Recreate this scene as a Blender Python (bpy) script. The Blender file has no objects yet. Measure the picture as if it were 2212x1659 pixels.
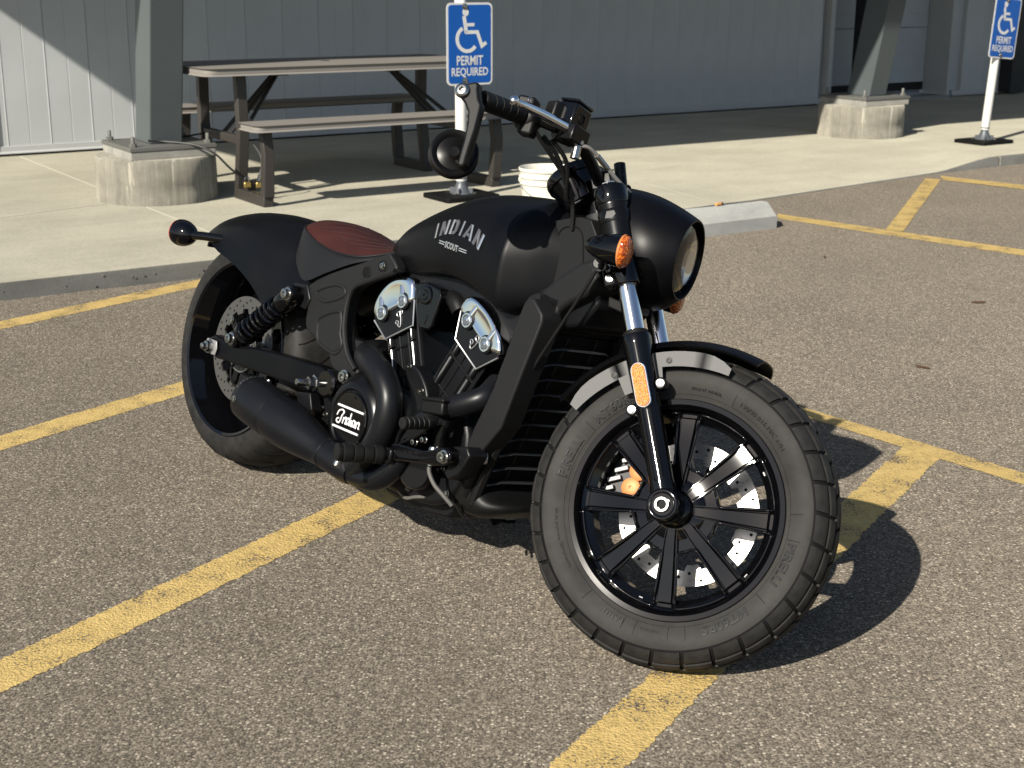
import bpy, math, random
from mathutils import Vector, Matrix
from mathutils.bvhtree import BVHTree
from math import radians as rad, sin, cos, pi, tan, hypot, atan2

random.seed(7)
scn = bpy.context.scene
C = scn.collection

# ------------------------------------------------------------------ camera
T_, R_, H_ = rad(16.192), rad(0.26), 1.3569
fw = Vector((0, cos(T_), -sin(T_))); rt = Vector((1, 0, 0)); up = rt.cross(fw)
rt2 = rt*cos(R_) + up*sin(R_); up2 = up*cos(R_) - rt*sin(R_)
cd = bpy.data.cameras.new('camera'); cam = bpy.data.objects.new('camera', cd); C.objects.link(cam)
cd.sensor_width = 36; cd.lens = 36*3066/2212; cd.clip_start = .05; cd.clip_end = 3000
mc = Matrix.Identity(4)
for i in range(3):
    mc[i][0], mc[i][1], mc[i][2] = rt2[i], up2[i], -fw[i]
mc[2][3] = H_
cam.matrix_world = mc
cd.dof.use_dof = True; cd.dof.focus_distance = 3.3; cd.dof.aperture_fstop = 9.0
scn.camera = cam

# ------------------------------------------------------------------ light
SUN_AZ, SUN_EL = rad(55), rad(35)          # light travels towards SUN_AZ, from SUN_EL above
tosun = Vector((-cos(SUN_AZ)*cos(SUN_EL), -sin(SUN_AZ)*cos(SUN_EL), sin(SUN_EL)))
w = bpy.data.worlds.new('World'); scn.world = w; w.use_nodes = True
wn = w.node_tree; bg = wn.nodes['Background']
sky = wn.nodes.new('ShaderNodeTexSky'); sky.sky_type = 'NISHITA'; sky.sun_disc = False
sky.sun_elevation = SUN_EL; sky.sun_rotation = atan2(tosun.x, tosun.y)
sky.air_density = 1.0; sky.dust_density = 1.0; sky.ozone_density = 1.0
wn.links.new(sky.outputs[0], bg.inputs[0]); bg.inputs[1].default_value = 0.066
sl = bpy.data.lights.new('sun', 'SUN'); sl.energy = 4.6; sl.angle = rad(0.53); sl.color = (1, .935, .83)
so = bpy.data.objects.new('sun', sl); C.objects.link(so); so.location = (-6, -8, 12)
so.rotation_euler = (-tosun).to_track_quat('-Z', 'Y').to_euler()
scn.view_settings.view_transform = 'Standard'; scn.view_settings.look = 'None'
scn.view_settings.exposure = 0.72; scn.view_settings.gamma = 1.0; scn.view_settings.use_curve_mapping = False

# ------------------------------------------------------------------ materials
def mat(name, col=(.5, .5, .5), rough=.5, metal=0., coat=0., spec=.5, trans=0., emis=None, ior=1.45):
    m = bpy.data.materials.new(name); m.use_nodes = True
    b = m.node_tree.nodes['Principled BSDF']
    b.inputs['Base Color'].default_value = (*col, 1); b.inputs['Roughness'].default_value = rough
    b.inputs['Metallic'].default_value = metal; b.inputs['Coat Weight'].default_value = coat
    b.inputs['Coat Roughness'].default_value = .04
    b.inputs['Specular IOR Level'].default_value = spec; b.inputs['Transmission Weight'].default_value = trans
    b.inputs['IOR'].default_value = ior
    return m
def nodes(m): return m.node_tree.nodes, m.node_tree.links, m.node_tree.nodes['Principled BSDF']
def tex(m, kind, scale, coord='Object', detail=4, rough=.55, vec_scale=None):
    N, L, b = nodes(m)
    tc = N.new('ShaderNodeTexCoord'); out = tc.outputs[coord]
    if vec_scale:
        mp = N.new('ShaderNodeMapping'); mp.inputs['Scale'].default_value = vec_scale
        L.new(out, mp.inputs[0]); out = mp.outputs[0]
    if kind == 'noise':
        t = N.new('ShaderNodeTexNoise'); t.inputs['Detail'].default_value = detail; t.inputs['Roughness'].default_value = rough
    else:
        t = N.new('ShaderNodeTexVoronoi')
    t.inputs['Scale'].default_value = scale; L.new(out, t.inputs['Vector'])
    return t
def ramp(m, src, stops):
    N, L, b = nodes(m); r = N.new('ShaderNodeValToRGB'); e = r.color_ramp.elements
    while len(e) < len(stops): e.new(.5)
    for k, (pos, col) in enumerate(stops):
        e[k].position = pos; e[k].color = (*col, 1) if len(col) == 3 else col
    L.new(src, r.inputs[0]); return r.outputs[0]
def mix(m, a, b_, fac, mode='MIX'):
    N, L, b = nodes(m); x = N.new('ShaderNodeMix'); x.data_type = 'RGBA'; x.blend_type = mode
    for sock, v in ((x.inputs[6], a), (x.inputs[7], b_), (x.inputs[0], fac)):
        if isinstance(v, (int, float)): sock.default_value = v
        elif isinstance(v, tuple): sock.default_value = (*v, 1)
        else: L.new(v, sock)
    return x.outputs[2]
def bump(m, h, dist, strength=1.):
    N, L, b = nodes(m); x = N.new('ShaderNodeBump'); x.inputs['Distance'].default_value = dist
    x.inputs['Strength'].default_value = strength; L.new(h, x.inputs['Height']); L.new(x.outputs[0], b.inputs['Normal']); return x
def setcol(m, s): N, L, b = nodes(m); L.new(s, b.inputs['Base Color'])
def setrough(m, s): N, L, b = nodes(m); L.new(s, b.inputs['Roughness'])
def g3(v): return (v, v, v)

MAT = {}
def grain(m, scale=900, dist=.0003, strength=.5):
    t = tex(m, 'noise', scale, detail=2); bump(m, t.outputs[0], dist, strength)
# black finishes
m = MAT['matte'] = mat('matte_black_paint', (.0022, .0024, .0034), .37, spec=.16)
t = tex(m, 'noise', 5, detail=6, rough=.65); setrough(m, ramp(m, t.outputs[0], [(.3, g3(.31)), (.7, g3(.44))])); setcol(m, ramp(m, t.outputs[0], [(.35, (.0018, .0020, .0030)), (.75, (.0042, .0042, .0046))]))
MAT['gloss'] = mat('gloss_black_paint', (.002, .002, .0025), .06, spec=.5)
m = MAT['satin'] = mat('satin_black_metal', (.003, .003, .0035), .28, spec=.30)
m = MAT['cast'] = mat('textured_black_casting', (.0095, .0095, .010), .52, spec=.28); grain(m, 700, .0006, .55)
m = MAT['castdark'] = mat('dark_engine_casting', (.0045, .0047, .0055), .40, spec=.30); grain(m, 500, .0004, .4)
m = MAT['plastic'] = mat('black_plastic', (.0048, .0048, .0048), .46, spec=.28)
m = MAT['exhaust'] = mat('ceramic_black_exhaust', (.0048, .0051, .0062), .36, spec=.30)
MAT['void'] = mat('recess_shade_black', (.004, .004, .004), .75, spec=.15)  # near-black that paints the shade inside holes, slots, grooves and sipes
m = MAT['rubber'] = mat('black_rubber', (.005, .005, .005), .65, spec=.2)
m = MAT['grip'] = mat('grip_rubber', (.006, .006, .006), .58, spec=.3); grain(m, 800, .0004, .5)
m = MAT['sidewall'] = mat('dusty_tyre_sidewall', (.06, .058, .054), .7, spec=.25)
t = tex(m, 'noise', 9, detail=5); t2 = tex(m, 'noise', 60, detail=3)
setcol(m, mix(m, ramp(m, t.outputs[0], [(.3, (.020, .0195, .0185)), (.7, (.038, .0368, .034))]), ramp(m, t2.outputs[0], [(.4, g3(.8)), (.7, g3(1.))]), .6, 'MULTIPLY'))
m = MAT['tread'] = mat('tyre_tread_rubber', (.022, .021, .02), .62, spec=.3)
t = tex(m, 'noise', 35, detail=4); setcol(m, ramp(m, t.outputs[0], [(.35, (.010, .0095, .009)), (.7, (.021, .020, .0185))]))
MAT['chrome'] = mat('chrome', (.88, .88, .88), .05, 1.)
MAT['chromesoft'] = mat('polished_fork_tube', (.80, .80, .81), .10, 1.)
MAT['steel'] = mat('zinc_bolt', (.42, .415, .39), .22, 1.)
m = MAT['disc'] = mat('brushed_brake_disc', (.40, .39, .365), .36, .9)
t = tex(m, 'noise', 40, vec_scale=(1, 1, 9)); setrough(m, ramp(m, t.outputs[0], [(.3, g3(.25)), (.7, g3(.42))]))
MAT['discdull'] = mat('dull_brake_disc', (.10, .097, .09), .45, .6)
MAT['alu'] = mat('silver_edge', (.60, .60, .60), .35, .9)
MAT['capface'] = mat('spun_cap_face', (.42, .42, .43), .30, 1.)
MAT['castalu'] = mat('raw_cast_aluminium', (.26, .26, .26), .55, .5)
MAT['brown'] = mat('orange_anodised_piston', (.60, .20, .06), .5, .15)
m = MAT['seat'] = mat('maroon_leather', (.05, .012, .011), .42, spec=.26)
t = tex(m, 'noise', 260, detail=3); bump(m, t.outputs[0], .0009, .55)
t2 = tex(m, 'noise', 14); setcol(m, ramp(m, t2.outputs[0], [(.3, (.036, .0115, .0095)), (.7, (.050, .0155, .0125))]))
m = MAT['vinyl'] = mat('black_seat_vinyl', (.0062, .0064, .0072), .45, spec=.32)
t = tex(m, 'noise', 420, detail=3); bump(m, t.outputs[0], .0008, .55)
MAT['stitch'] = mat('dark_stitching', (.022, .008, .008), .8)
m = MAT['amber'] = mat('amber_lens', (.62, .13, .012), .12, coat=.6)
t = tex(m, 'voronoi', 170); bump(m, t.outputs[0], .003, .8)
setcol(m, ramp(m, t.outputs[0], [(.1, (.85, .22, .02)), (.6, (.30, .05, .006))]))
m = MAT['reflector'] = mat('orange_reflector', (.85, .22, .03), .25, coat=.5)
t = tex(m, 'voronoi', 330); setcol(m, ramp(m, t.outputs[0], [(.1, (.95, .33, .06)), (.65, (.55, .12, .015))])); bump(m, t.outputs[0], .002, .6)
MAT['red'] = mat('red_lens', (.35, .01, .008), .15, coat=.5)
m = MAT['glass'] = mat('clear_lens', (1, 1, 1), .02, trans=1., ior=1.45)
MAT['bulb'] = mat('lamp_inner_reflector', (.50, .50, .50), .06, 1.)
MAT['mirror_back'] = mat('mirror_black', (.004, .004, .004), .33, spec=.25)
MAT['white'] = mat('white_lettering', (.72, .72, .72), .4)
MAT['badge'] = mat('silver_badge', (.70, .70, .70), .26, .85)
MAT['badgedark'] = mat('badge_grey', (.14, .14, .15), .35, .6)
MAT['frost'] = mat('grey_fender_bracket', (.105, .105, .103), .55, 0., spec=.25)
m = MAT['fin'] = mat('radiator_core', (.006, .006, .006), .6, spec=.2)
MAT['slat'] = mat('radiator_slat_plastic', (.016, .016, .0165), .38, spec=.45)
MAT['hose'] = mat('braided_hose', (.16, .155, .145), .42, .5)
MAT['clear'] = mat('clear_coated_brake_line', (.23, .22, .20), .3, .4)

# ---- place
def asphalt_nodes(m):
    N, L, b = nodes(m)
    v = tex(m, 'voronoi', 150); v2 = tex(m, 'voronoi', 290)
    n1 = tex(m, 'noise', 1.1, detail=6, rough=.6); n2 = tex(m, 'noise', 330, detail=2)
    sep = N.new('ShaderNodeSeparateColor'); L.new(v.outputs['Color'], sep.inputs[0])
    sep2 = N.new('ShaderNodeSeparateColor'); L.new(v2.outputs['Color'], sep2.inputs[0])
    stone = ramp(m, sep.outputs[0], [(0, (.054, .047, .039)), (.35, (.106, .091, .073)), (.66, (.170, .147, .116)), (.90, (.265, .233, .185)), (1., (.41, .372, .305))])
    small = ramp(m, sep2.outputs[1], [(0, (.048, .042, .034)), (.5, (.111, .095, .076)), (1., (.215, .187, .148))])
    edge = ramp(m, v.outputs['Distance'], [(.28, g3(0)), (.62, g3(1.))])
    c1 = mix(m, stone, small, edge)
    c2 = mix(m, c1, ramp(m, n1.outputs[0], [(.25, (.88, .88, .88)), (.75, (1.10, 1.09, 1.07))]), 1., 'MULTIPLY')
    n4 = tex(m, 'noise', 2.6, detail=7, rough=.7); n5 = tex(m, 'noise', .45, detail=3, vec_scale=(1, .35, 1))
    c2 = mix(m, c2, ramp(m, n4.outputs[0], [(.26, (.72, .71, .70)), (.40, (1, 1, 1))]), 1., 'MULTIPLY')
    c2 = mix(m, c2, ramp(m, n5.outputs[0], [(.35, (.93, .93, .93)), (.65, (1.05, 1.05, 1.04))]), 1., 'MULTIPLY')
    hsum = N.new('ShaderNodeMath'); hsum.operation = 'ADD'
    inv = N.new('ShaderNodeMath'); inv.operation = 'SUBTRACT'; inv.inputs[0].default_value = 1.; L.new(v.outputs['Distance'], inv.inputs[1])
    L.new(inv.outputs[0], hsum.inputs[0]); L.new(n2.outputs[0], hsum.inputs[1])
    return c2, hsum.outputs[0], sep.outputs[0]
m = MAT['asphalt'] = mat('asphalt', rough=.85, spec=.2); nodes(m)[2].inputs['Diffuse Roughness'].default_value = 1.
c_, h_, _ = asphalt_nodes(m); setcol(m, c_); bump(m, h_, .0030, .8)
m = MAT['paintline'] = mat('worn_yellow_road_paint', rough=.75, spec=.25)
c_, h_, s_ = asphalt_nodes(m)
n1 = tex(m, 'noise', 9, detail=5, rough=.65); n2 = tex(m, 'noise', 150, detail=3); n3 = tex(m, 'noise', 55, detail=4)
yel = mix(m, ramp(m, n1.outputs[0], [(.3, (.46, .325, .115)), (.7, (.56, .405, .155))]), ramp(m, n3.outputs[0], [(.3, g3(.82)), (.65, g3(1.05))]), 1., 'MULTIPLY')
N, L, b = nodes(m)
ad = N.new('ShaderNodeMath'); ad.operation = 'MULTIPLY_ADD'; L.new(n1.outputs[0], ad.inputs[0]); ad.inputs[1].default_value = .95; L.new(n2.outputs[0], ad.inputs[2])
wear = ramp(m, ad.outputs[0], [(.80, g3(1.)), (.90, g3(0.))])
setcol(m, mix(m, yel, c_, wear)); bump(m, h_, .003, .7)
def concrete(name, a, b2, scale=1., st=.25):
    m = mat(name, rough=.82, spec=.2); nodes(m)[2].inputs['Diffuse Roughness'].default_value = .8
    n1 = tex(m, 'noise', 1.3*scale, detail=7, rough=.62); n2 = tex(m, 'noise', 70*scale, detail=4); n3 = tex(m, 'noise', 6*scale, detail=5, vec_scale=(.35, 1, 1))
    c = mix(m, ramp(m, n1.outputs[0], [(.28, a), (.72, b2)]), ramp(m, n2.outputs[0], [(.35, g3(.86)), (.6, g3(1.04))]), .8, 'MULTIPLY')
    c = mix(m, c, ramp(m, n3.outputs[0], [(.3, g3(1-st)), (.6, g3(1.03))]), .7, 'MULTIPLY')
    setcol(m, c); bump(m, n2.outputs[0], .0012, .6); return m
MAT['walk'] = concrete('sidewalk_concrete', (.255, .242, .192), (.335, .318, .250), 1., .13)
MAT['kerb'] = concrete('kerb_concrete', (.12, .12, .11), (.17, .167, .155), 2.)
MAT['stop'] = concrete('wheel_stop_concrete', (.27, .275, .26), (.33, .335, .315), 2.)
MAT['joint'] = mat('joint_sealant', (.52, .49, .40), .7)
m = MAT['drum'] = concrete('poured_pier_concrete', (.26, .245, .20), (.37, .35, .29), 2.)
N, L, b = nodes(m)
st_ = tex(m, 'noise', 42, detail=3, vec_scale=(1, 1, .06)); bs = b.inputs['Base Color'].links[0].from_socket
setcol(m, mix(m, bs, ramp(m, st_.outputs[0], [(.40, g3(.78)), (.58, g3(1.0)), (.64, g3(1.0)), (.70, g3(1.65))]), .85, 'MULTIPLY'))
MAT['grout'] = concrete('grout', (.24, .235, .21), (.36, .35, .31), 4.)
def siding(name, a):
    m = mat(name, a, .42, spec=.4)
    n1 = tex(m, 'noise', 2.5, detail=4); n2 = tex(m, 'noise', 500, detail=1)
    setcol(m, mix(m, a, ramp(m, n1.outputs[0], [(.3, g3(.94)), (.7, g3(1.04))]), 1., 'MULTIPLY')); bump(m, n2.outputs[0], .0006, .35); return m
MAT['siding'] = siding('grey_metal_siding', (.46, .480, .480)); MAT['door'] = siding('grey_door_panel', (.46, .485, .505))
MAT['flash'] = siding('wall_flashing', (.43, .44, .435))
m = MAT['steelpost'] = siding('grey_painted_steel', (.085, .099, .102))
MAT['darkpost'] = mat('black_painted_steel', (.012, .013, .015), .5)
MAT['canopy'] = mat('canopy_soffit', (.05, .05, .05), .6)
MAT['seal'] = mat('black_rubber_seal', (.012, .012, .012), .7)
MAT['galv'] = mat('weathered_base_plate', (.17, .17, .155), .55, .4)
m = MAT['hdpe'] = mat('taupe_table_plastic', (.215, .200, .180), .55, spec=.35)
t = tex(m, 'noise', 220, detail=3); bump(m, t.outputs[0], .0008, .5)
MAT['tsteel'] = mat('brown_powder_coated_steel', (.040, .036, .032), .45)
MAT['tblack'] = mat('black_brace_steel', (.015, .015, .015), .5)
MAT['signblue'] = mat('blue_reflective_sheet', (.004, .085, .36), .30, coat=.2)
MAT['signwhite'] = mat('white_reflective_sheet', (.62, .62, .60), .35)
MAT['pvc'] = mat('white_post_plastic', (.74, .74, .70), .45)
MAT['hinge'] = mat('grey_hinge_casting', (.10, .11, .12), .45, .3)
m = MAT['bucket'] = mat('white_bucket_plastic', (.66, .64, .55), .45)
MAT['brass'] = mat('brass', (.62, .46, .16), .3, .9)
MAT['orange'] = mat('faded_orange_plastic', (.58, .29, .10), .6)
MAT['brownend'] = mat('dark_brown_end', (.05, .035, .02), .7)
MAT['leaf'] = mat('dry_brown_leaf', (.10, .055, .03), .8)

# ------------------------------------------------------------------ mesh helpers
class G:
    def __init__(s): s.v = []; s.f = []
    def add(s, vs, fs):
        o = len(s.v); s.v += [tuple(v) for v in vs]; s.f += [tuple(i+o for i in f) for f in fs]; return s
    def grid(s, rings, closed=True, cap0=False, cap1=False):
        n = len(rings[0]); vs = [p for r in rings for p in r]; fs = []
        for i in range(len(rings)-1):
            for j in range(n if closed else n-1):
                a = i*n+j; b = i*n+(j+1) % n; fs.append((a, b, b+n, a+n))
        if cap0: fs.append(tuple(range(n))[::-1])
        if cap1: fs.append(tuple(range((len(rings)-1)*n, len(rings)*n)))
        return s.add(vs, fs)
    def box(s, c, sz, R=None):
        R = R or Matrix.Identity(3); c = Vector(c)
        vs = [c + R @ Vector((x*sz[0]/2, y*sz[1]/2, z*sz[2]/2)) for x in (-1, 1) for y in (-1, 1) for z in (-1, 1)]
        return s.add(vs, [(0, 1, 3, 2), (4, 6, 7, 5), (0, 4, 5, 1), (2, 3, 7, 6), (0, 2, 6, 4), (1, 5, 7, 3)])
    def lathe(s, prof, o=(0, 0, 0), ax=(0, 0, 1), n=32, cap=True, closedprof=False):
        o = Vector(o); ax = Vector(ax).normalized()
        e = ax.orthogonal().normalized(); g = ax.cross(e)
        rings = [[o + ax*a + (e*cos(2*pi*k/n) + g*sin(2*pi*k/n))*r for k in range(n)] for r, a in prof]
        if closedprof: rings.append(rings[0])
        return s.grid(rings, True, cap and not closedprof and prof[0][0] > 1e-6, cap and not closedprof and prof[-1][0] > 1e-6)
    def tube(s, pts, r, n=10, cap=True, flat=None):
        pts = [Vector(p) for p in pts]; k = len(pts)
        rs = r if isinstance(r, (list, tuple)) else [r]*k
        tan_ = [(pts[min(i+1, k-1)] - pts[max(i-1, 0)]).normalized() for i in range(k)]
        e = tan_[0].orthogonal().normalized(); rings = []
        for i in range(k):
            e = (e - tan_[i]*e.dot(tan_[i])).normalized(); g = tan_[i].cross(e)
            rings.append([pts[i] + (e*cos(2*pi*j/n) + g*sin(2*pi*j/n))*rs[i] for j in range(n)])
        return s.grid(rings, True, cap, cap)
    def prism(s, poly, y0, y1, f=None):
        """poly in (x,z); extruded along y"""
        n = len(poly); f = f or (lambda x, y, z: (x, y, z))
        vs = [f(x, y0, z) for x, z in poly] + [f(x, y1, z) for x, z in poly]
        fs = [tuple(range(n)), tuple(range(2*n-1, n-1, -1))] + [(i, i+n, (i+1) % n+n, (i+1) % n) for i in range(n)]
        return s.add(vs, fs)
def spl(pts, k=6, closed=False):
    """Catmull-Rom through tuples"""
    pts = [tuple(p) for p in pts]; n = len(pts); out = []
    for i in range(n if closed else n-1):
        if closed: p0, p1, p2, p3 = pts[i-1], pts[i], pts[(i+1) % n], pts[(i+2) % n]
        else: p0, p1, p2, p3 = pts[max(i-1, 0)], pts[i], pts[i+1], pts[min(i+2, n-1)]
        for j in range(k):
            t = j/k
            out.append(tuple(.5*((2*b) + (-a+c)*t + (2*a-5*b+4*c-d)*t*t + (-a+3*b-3*c+d)*t**3) for a, b, c, d in zip(p0, p1, p2, p3)))
    if not closed: out.append(pts[-1])
    return out
def mesh_of(g, name, m, angle=38):
    me = bpy.data.meshes.new(name); me.from_pydata(g.v, [], g.f); me.validate()
    import bmesh
    bm = bmesh.new(); bm.from_mesh(me); bmesh.ops.remove_doubles(bm, verts=bm.verts, dist=1e-6)
    bmesh.ops.recalc_face_normals(bm, faces=bm.faces); bm.to_mesh(me); bm.free()
    if angle: me.shade_smooth(); me.set_sharp_from_angle(angle=rad(angle))
    me.materials.append(MAT[m] if isinstance(m, str) else m); return me
def obj(name, g, m, parent=None, angle=38, bevel=0, seg=2, sub=0, mw=None, label=None):
    me = g if isinstance(g, bpy.types.Mesh) else mesh_of(g, name, m, angle)
    o = bpy.data.objects.new(name, me); C.objects.link(o)
    if parent: o.parent = parent
    if mw is not None: o.matrix_basis = mw
    if bevel:
        b = o.modifiers.new('bevel', 'BEVEL'); b.width = bevel; b.segments = seg; b.limit_method = 'ANGLE'; b.angle_limit = rad(35)
    if sub:
        b = o.modifiers.new('sub', 'SUBSURF'); b.levels = sub; b.render_levels = sub
    if label: o['label'] = label
    return o
def bolts(name, lst, m, parent):
    for o_, d_, r_, h_ in lst: obj(name, bolt(G(), o_, d_, r_, h_), m, parent)
def dup(o, parent, mw=None):
    c = o.copy(); C.objects.link(c); c.parent = parent
    if mw is not None: c.matrix_basis = mw
    return c
def thing(name, label, cat, loc=(0, 0, 0), rz=0, group=None):
    o = bpy.data.objects.new(name, None); C.objects.link(o); o.location = loc; o.rotation_euler = (0, 0, rz)
    o.empty_display_size = .1
    o['label'] = label; o['category'] = cat
    if group: o['group'] = group
    return o
def tag(o, label, cat, group=None):
    o['label'] = label; o['category'] = cat
    if group: o['group'] = group
    return o
def struct(o): o['kind'] = 'structure'; return o
def text_mesh(txt, size=1., extrude=.1, bold=0., res=2):
    cu = bpy.data.curves.new('t', 'FONT'); cu.body = txt; cu.size = size; cu.extrude = extrude; cu.offset = bold; cu.resolution_u = res
    cu.align_x = 'CENTER'
    o = bpy.data.objects.new('t', cu); C.objects.link(o)
    bpy.context.view_layer.update()
    me = bpy.data.meshes.new_from_object(o.evaluated_get(bpy.context.evaluated_depsgraph_get()))
    vs = [v.co.copy() for v in me.vertices]; fs = [tuple(p.vertices) for p in me.polygons]
    bpy.data.objects.remove(o); bpy.data.curves.remove(cu); bpy.data.meshes.remove(me)
    return vs, fs

# ------------------------------------------------------------------ the place: u runs along the wall, n towards it
AW = rad(33.2); KZ = .08; WN = 10.47; KN = 6.137
RU = Matrix.Rotation(AW, 4, 'Z')
def W(u, n, z=0): return Vector((u*cos(AW)-n*sin(AW), u*sin(AW)+n*cos(AW), z))

# ground
g = G(); S_ = 900.
g.add([(-S_, -S_, 0), (S_, -S_, 0), (S_, S_, 0), (-S_, S_, 0)], [(0, 1, 2, 3)])
ground = struct(obj('ground', g, 'asphalt', angle=0))

def stripe(a0, a1, b0, b1, label):
    """quad strip from edge pair a to edge pair b, ragged edges, 4 mm above the asphalt"""
    a0, a1, b0, b1 = [Vector(p) for p in (a0, a1, b0, b1)]
    L_ = ((a0+a1)/2-(b0+b1)/2).length; n = max(6, int(L_/.006)); rings = []
    base = a0
    rr = random.Random(int(L_*1000))
    e1 = e2 = 0
    for i in range(n+1):
        t = i/n; p = a0.lerp(b0, t); q = a1.lerp(b1, t); d = (q-p)
        e1 = e1*.2 + rr.uniform(-.04, .03); e2 = e2*.2 + rr.uniform(-.03, .04)
        p2 = p+d*e1; q2 = q+d*e2
        rings.append([(p2.x-base.x, p2.y-base.y, 0), (q2.x-base.x, q2.y-base.y, 0)])
    o = obj('painted_line', G().grid(rings, False), 'paintline', angle=0); o.location = (base.x, base.y, .0012)
    return struct(o)
def ext(a, b, t): a = Vector(a); b = Vector(b); return a+(b-a)*t
D57 = Vector((cos(rad(57.3)), sin(rad(57.3)))); P57 = Vector((-D57.y, D57.x))
def hatch(p, w_, l0, l1, d=57.3):
    D = Vector((cos(rad(d)), sin(rad(d)))); P = Vector((-D.y, D.x)); p = Vector(p)
    return stripe(p+D*l0+P*w_/2, p+D*l0-P*w_/2, p+D*l1+P*w_/2, p+D*l1-P*w_/2, '')
hatch((-.69, 3.07), .117, -1.6, 2.02, 57.1)              # under the rear half of the machine
hatch((.16, 2.27), .118, -1.2, 2.06, 58.3)               # under the front wheel
hatch((-1.32, 4.31), .118, -1.4, 1.63, 55.2)
hatch((-1.73, 5.87), .118, -2.0, 1.02, 52.6)
stripe((.95, 4.405), (.94, 4.30), (1.447, 3.79), (1.418, 3.69), '').location.z = .0020
stripe((.95-.9, 4.405+1.10), (.94-.9, 4.30+1.10), (.95, 4.405), (.94, 4.30), '').location.z = .0016
stripe((1.447, 3.79), (1.418, 3.69), (2.5, 2.45), (2.47, 2.35), '').location.z = .0016
stripe((1.554, 8.277), (1.525, 8.114), (2.62, 7.177), (2.564, 7.016), '')
stripe((2.62, 7.177), (2.564, 7.016), (5.2, 4.45), (5.15, 4.3), '').location.z = .0016
stripe((2.845, 9.80), (2.935, 9.75), (2.057, 7.753), (2.133, 7.689), '').location.z = .0020
stripe((2.984, 9.928), (2.943, 9.716), (3.42, 9.497), (3.353, 9.302), '').location.z = .0024
stripe((3.42, 9.497), (3.353, 9.302), (5.4, 7.55), (5.35, 7.35), '').location.z = .0016

# sidewalk: slabs between joints, edge dips to a flush ramp beyond the wheel stop
def edge(u):
    """kerb line n and top height there"""
    if u < 5.1: return KN, KZ
    if u < 6.0:
        t = (u-5.1)/.9; t = t*t*(3-2*t); return KN+(6.50-KN)*t, KZ+(.012-KZ)*t
    if u < 7.9: return 6.50+(u-6.0)*.137, .012
    if u < 8.7:
        t = (u-7.9)/.8; t = t*t*(3-2*t); return 6.76+.04*t, .012+(KZ-.012)*t
    return 6.80, KZ
walk = bpy.data.objects.new('sidewalk', None); C.objects.link(walk); walk.matrix_basis = RU; struct(walk)
ub = [-9.6, -6.5, -3.45, -.4, 2.62, 5.66, 8.72, 11.8, 14.9, 18.0]
JW = .017
for k in range(len(ub)-1):
    u0, u1 = ub[k]+JW/2, ub[k+1]-JW/2
    n_ = 26; rings = []
    us = [u0+(u1-u0)*i/n_ for i in range(n_+1)]
    for u in us:
        en, ez = edge(u); r = .012
        row = [(u, en, -.05), (u, en+.002, max(ez-r, .002)), (u, en+.006, max(ez-r*.3, .004)), (u, en+r+.004, ez)]
        for j in range(1, 9):
            t = j/8; nn = en+r+.004+t*(1.0); z = ez+(KZ-ez)*min(1, t*1.0)
            row.append((u, nn, z))
        row += [(u, 8.9, KZ), (u, WN+.25, KZ), (u, WN+.25, -.05)]
        rings.append(row)
    gg = G().grid(rings, True, True, True)
    sl_ = obj('slab', gg, 'walk', walk, angle=30)
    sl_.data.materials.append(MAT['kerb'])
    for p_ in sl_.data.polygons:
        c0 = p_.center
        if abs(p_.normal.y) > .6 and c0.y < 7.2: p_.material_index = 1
    if k:
        en, ez = edge(ub[k]); jr = []
        for nn, zz in ((en+.02, ez), (en+.5, (ez+KZ)/2), (en+1.02, KZ), (WN, KZ)):
            jr.append([(ub[k]-JW/2, nn, -.04), (ub[k]+JW/2, nn, -.04), (ub[k]+JW/2, nn, zz-.002), (ub[k]-JW/2, nn, zz-.002)])
        obj('joint_filler', G().grid(jr, True, True, True), 'joint', walk)
for k in range(60):       # dark raised discs, their colour painted in for shade in kerb pits
    u = random.uniform(-1.0, 4.2); z = random.uniform(.012, .066); r = random.uniform(.0025, .008)
    if k < 60: obj('pit_shade_disc', G().lathe([(0, .0008), (r*.8, .0008), (r, -.002)], (u, KN, z), (0, -1, 0), 7, False), 'kerb' if k % 3 == 0 else 'seal', walk)

cr = []
for i in range(25):
    t = i/24; cr.append((-.6+3.06*t, 7.16+.80*t+.02*sin(9*t)+random.uniform(-.006, .006), KZ+.0005))
cg_ = G().grid([[(x, y-.003, z), (x, y+.003, z), (x, y+.003, z-.002), (x, y-.003, z-.002)] for x, y, z in cr], True, True, True)
obj('hairline_crack', cg_, 'kerb', walk, 0)
# building ------------------------------------------------------------------
bld = thing('building', 'long grey metal-clad building behind the sidewalk', 'building', W(0, 0), AW)
wall = obj('wall', G().box((4.0, WN+.20, 2.1), (13.2, .30, 4.2)).box((16.5, WN+.20, 2.1), (8.2, .30, 4.2)).box((11.5, WN+.20, 3.55), (1.9, .30, 1.3)), 'siding', bld)
PW = .3055; pu = 2.567-PW*16
def panel_mesh():
    # one sheet: 6 mm proud of the wall, stepped lock seam and a shallow mid groove
    h = WN+.05; f = WN; pr = [(0, h), (.0015, f+.004), (.006, f), (.1490, f), (.1510, f+.0022), (.1545, f+.0022), (.1565, f), (.298, f), (.3005, f-.0025), (.3035, f-.0025), (.3050, h)]
    rings = [[(x, y, z) for x, y in pr] for z in (.13, 4.2)]
    return mesh_of(G().grid(rings, True, True, True), 'wall_panel', 'siding', 20)
pm = panel_mesh()
u = pu
while u < 18.2:
    if not (u+PW > 10.60 and u < 12.44):
        o = obj('wall_panel', pm, None, bld); o.location = (u, 0, 0)
    u += PW
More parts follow.
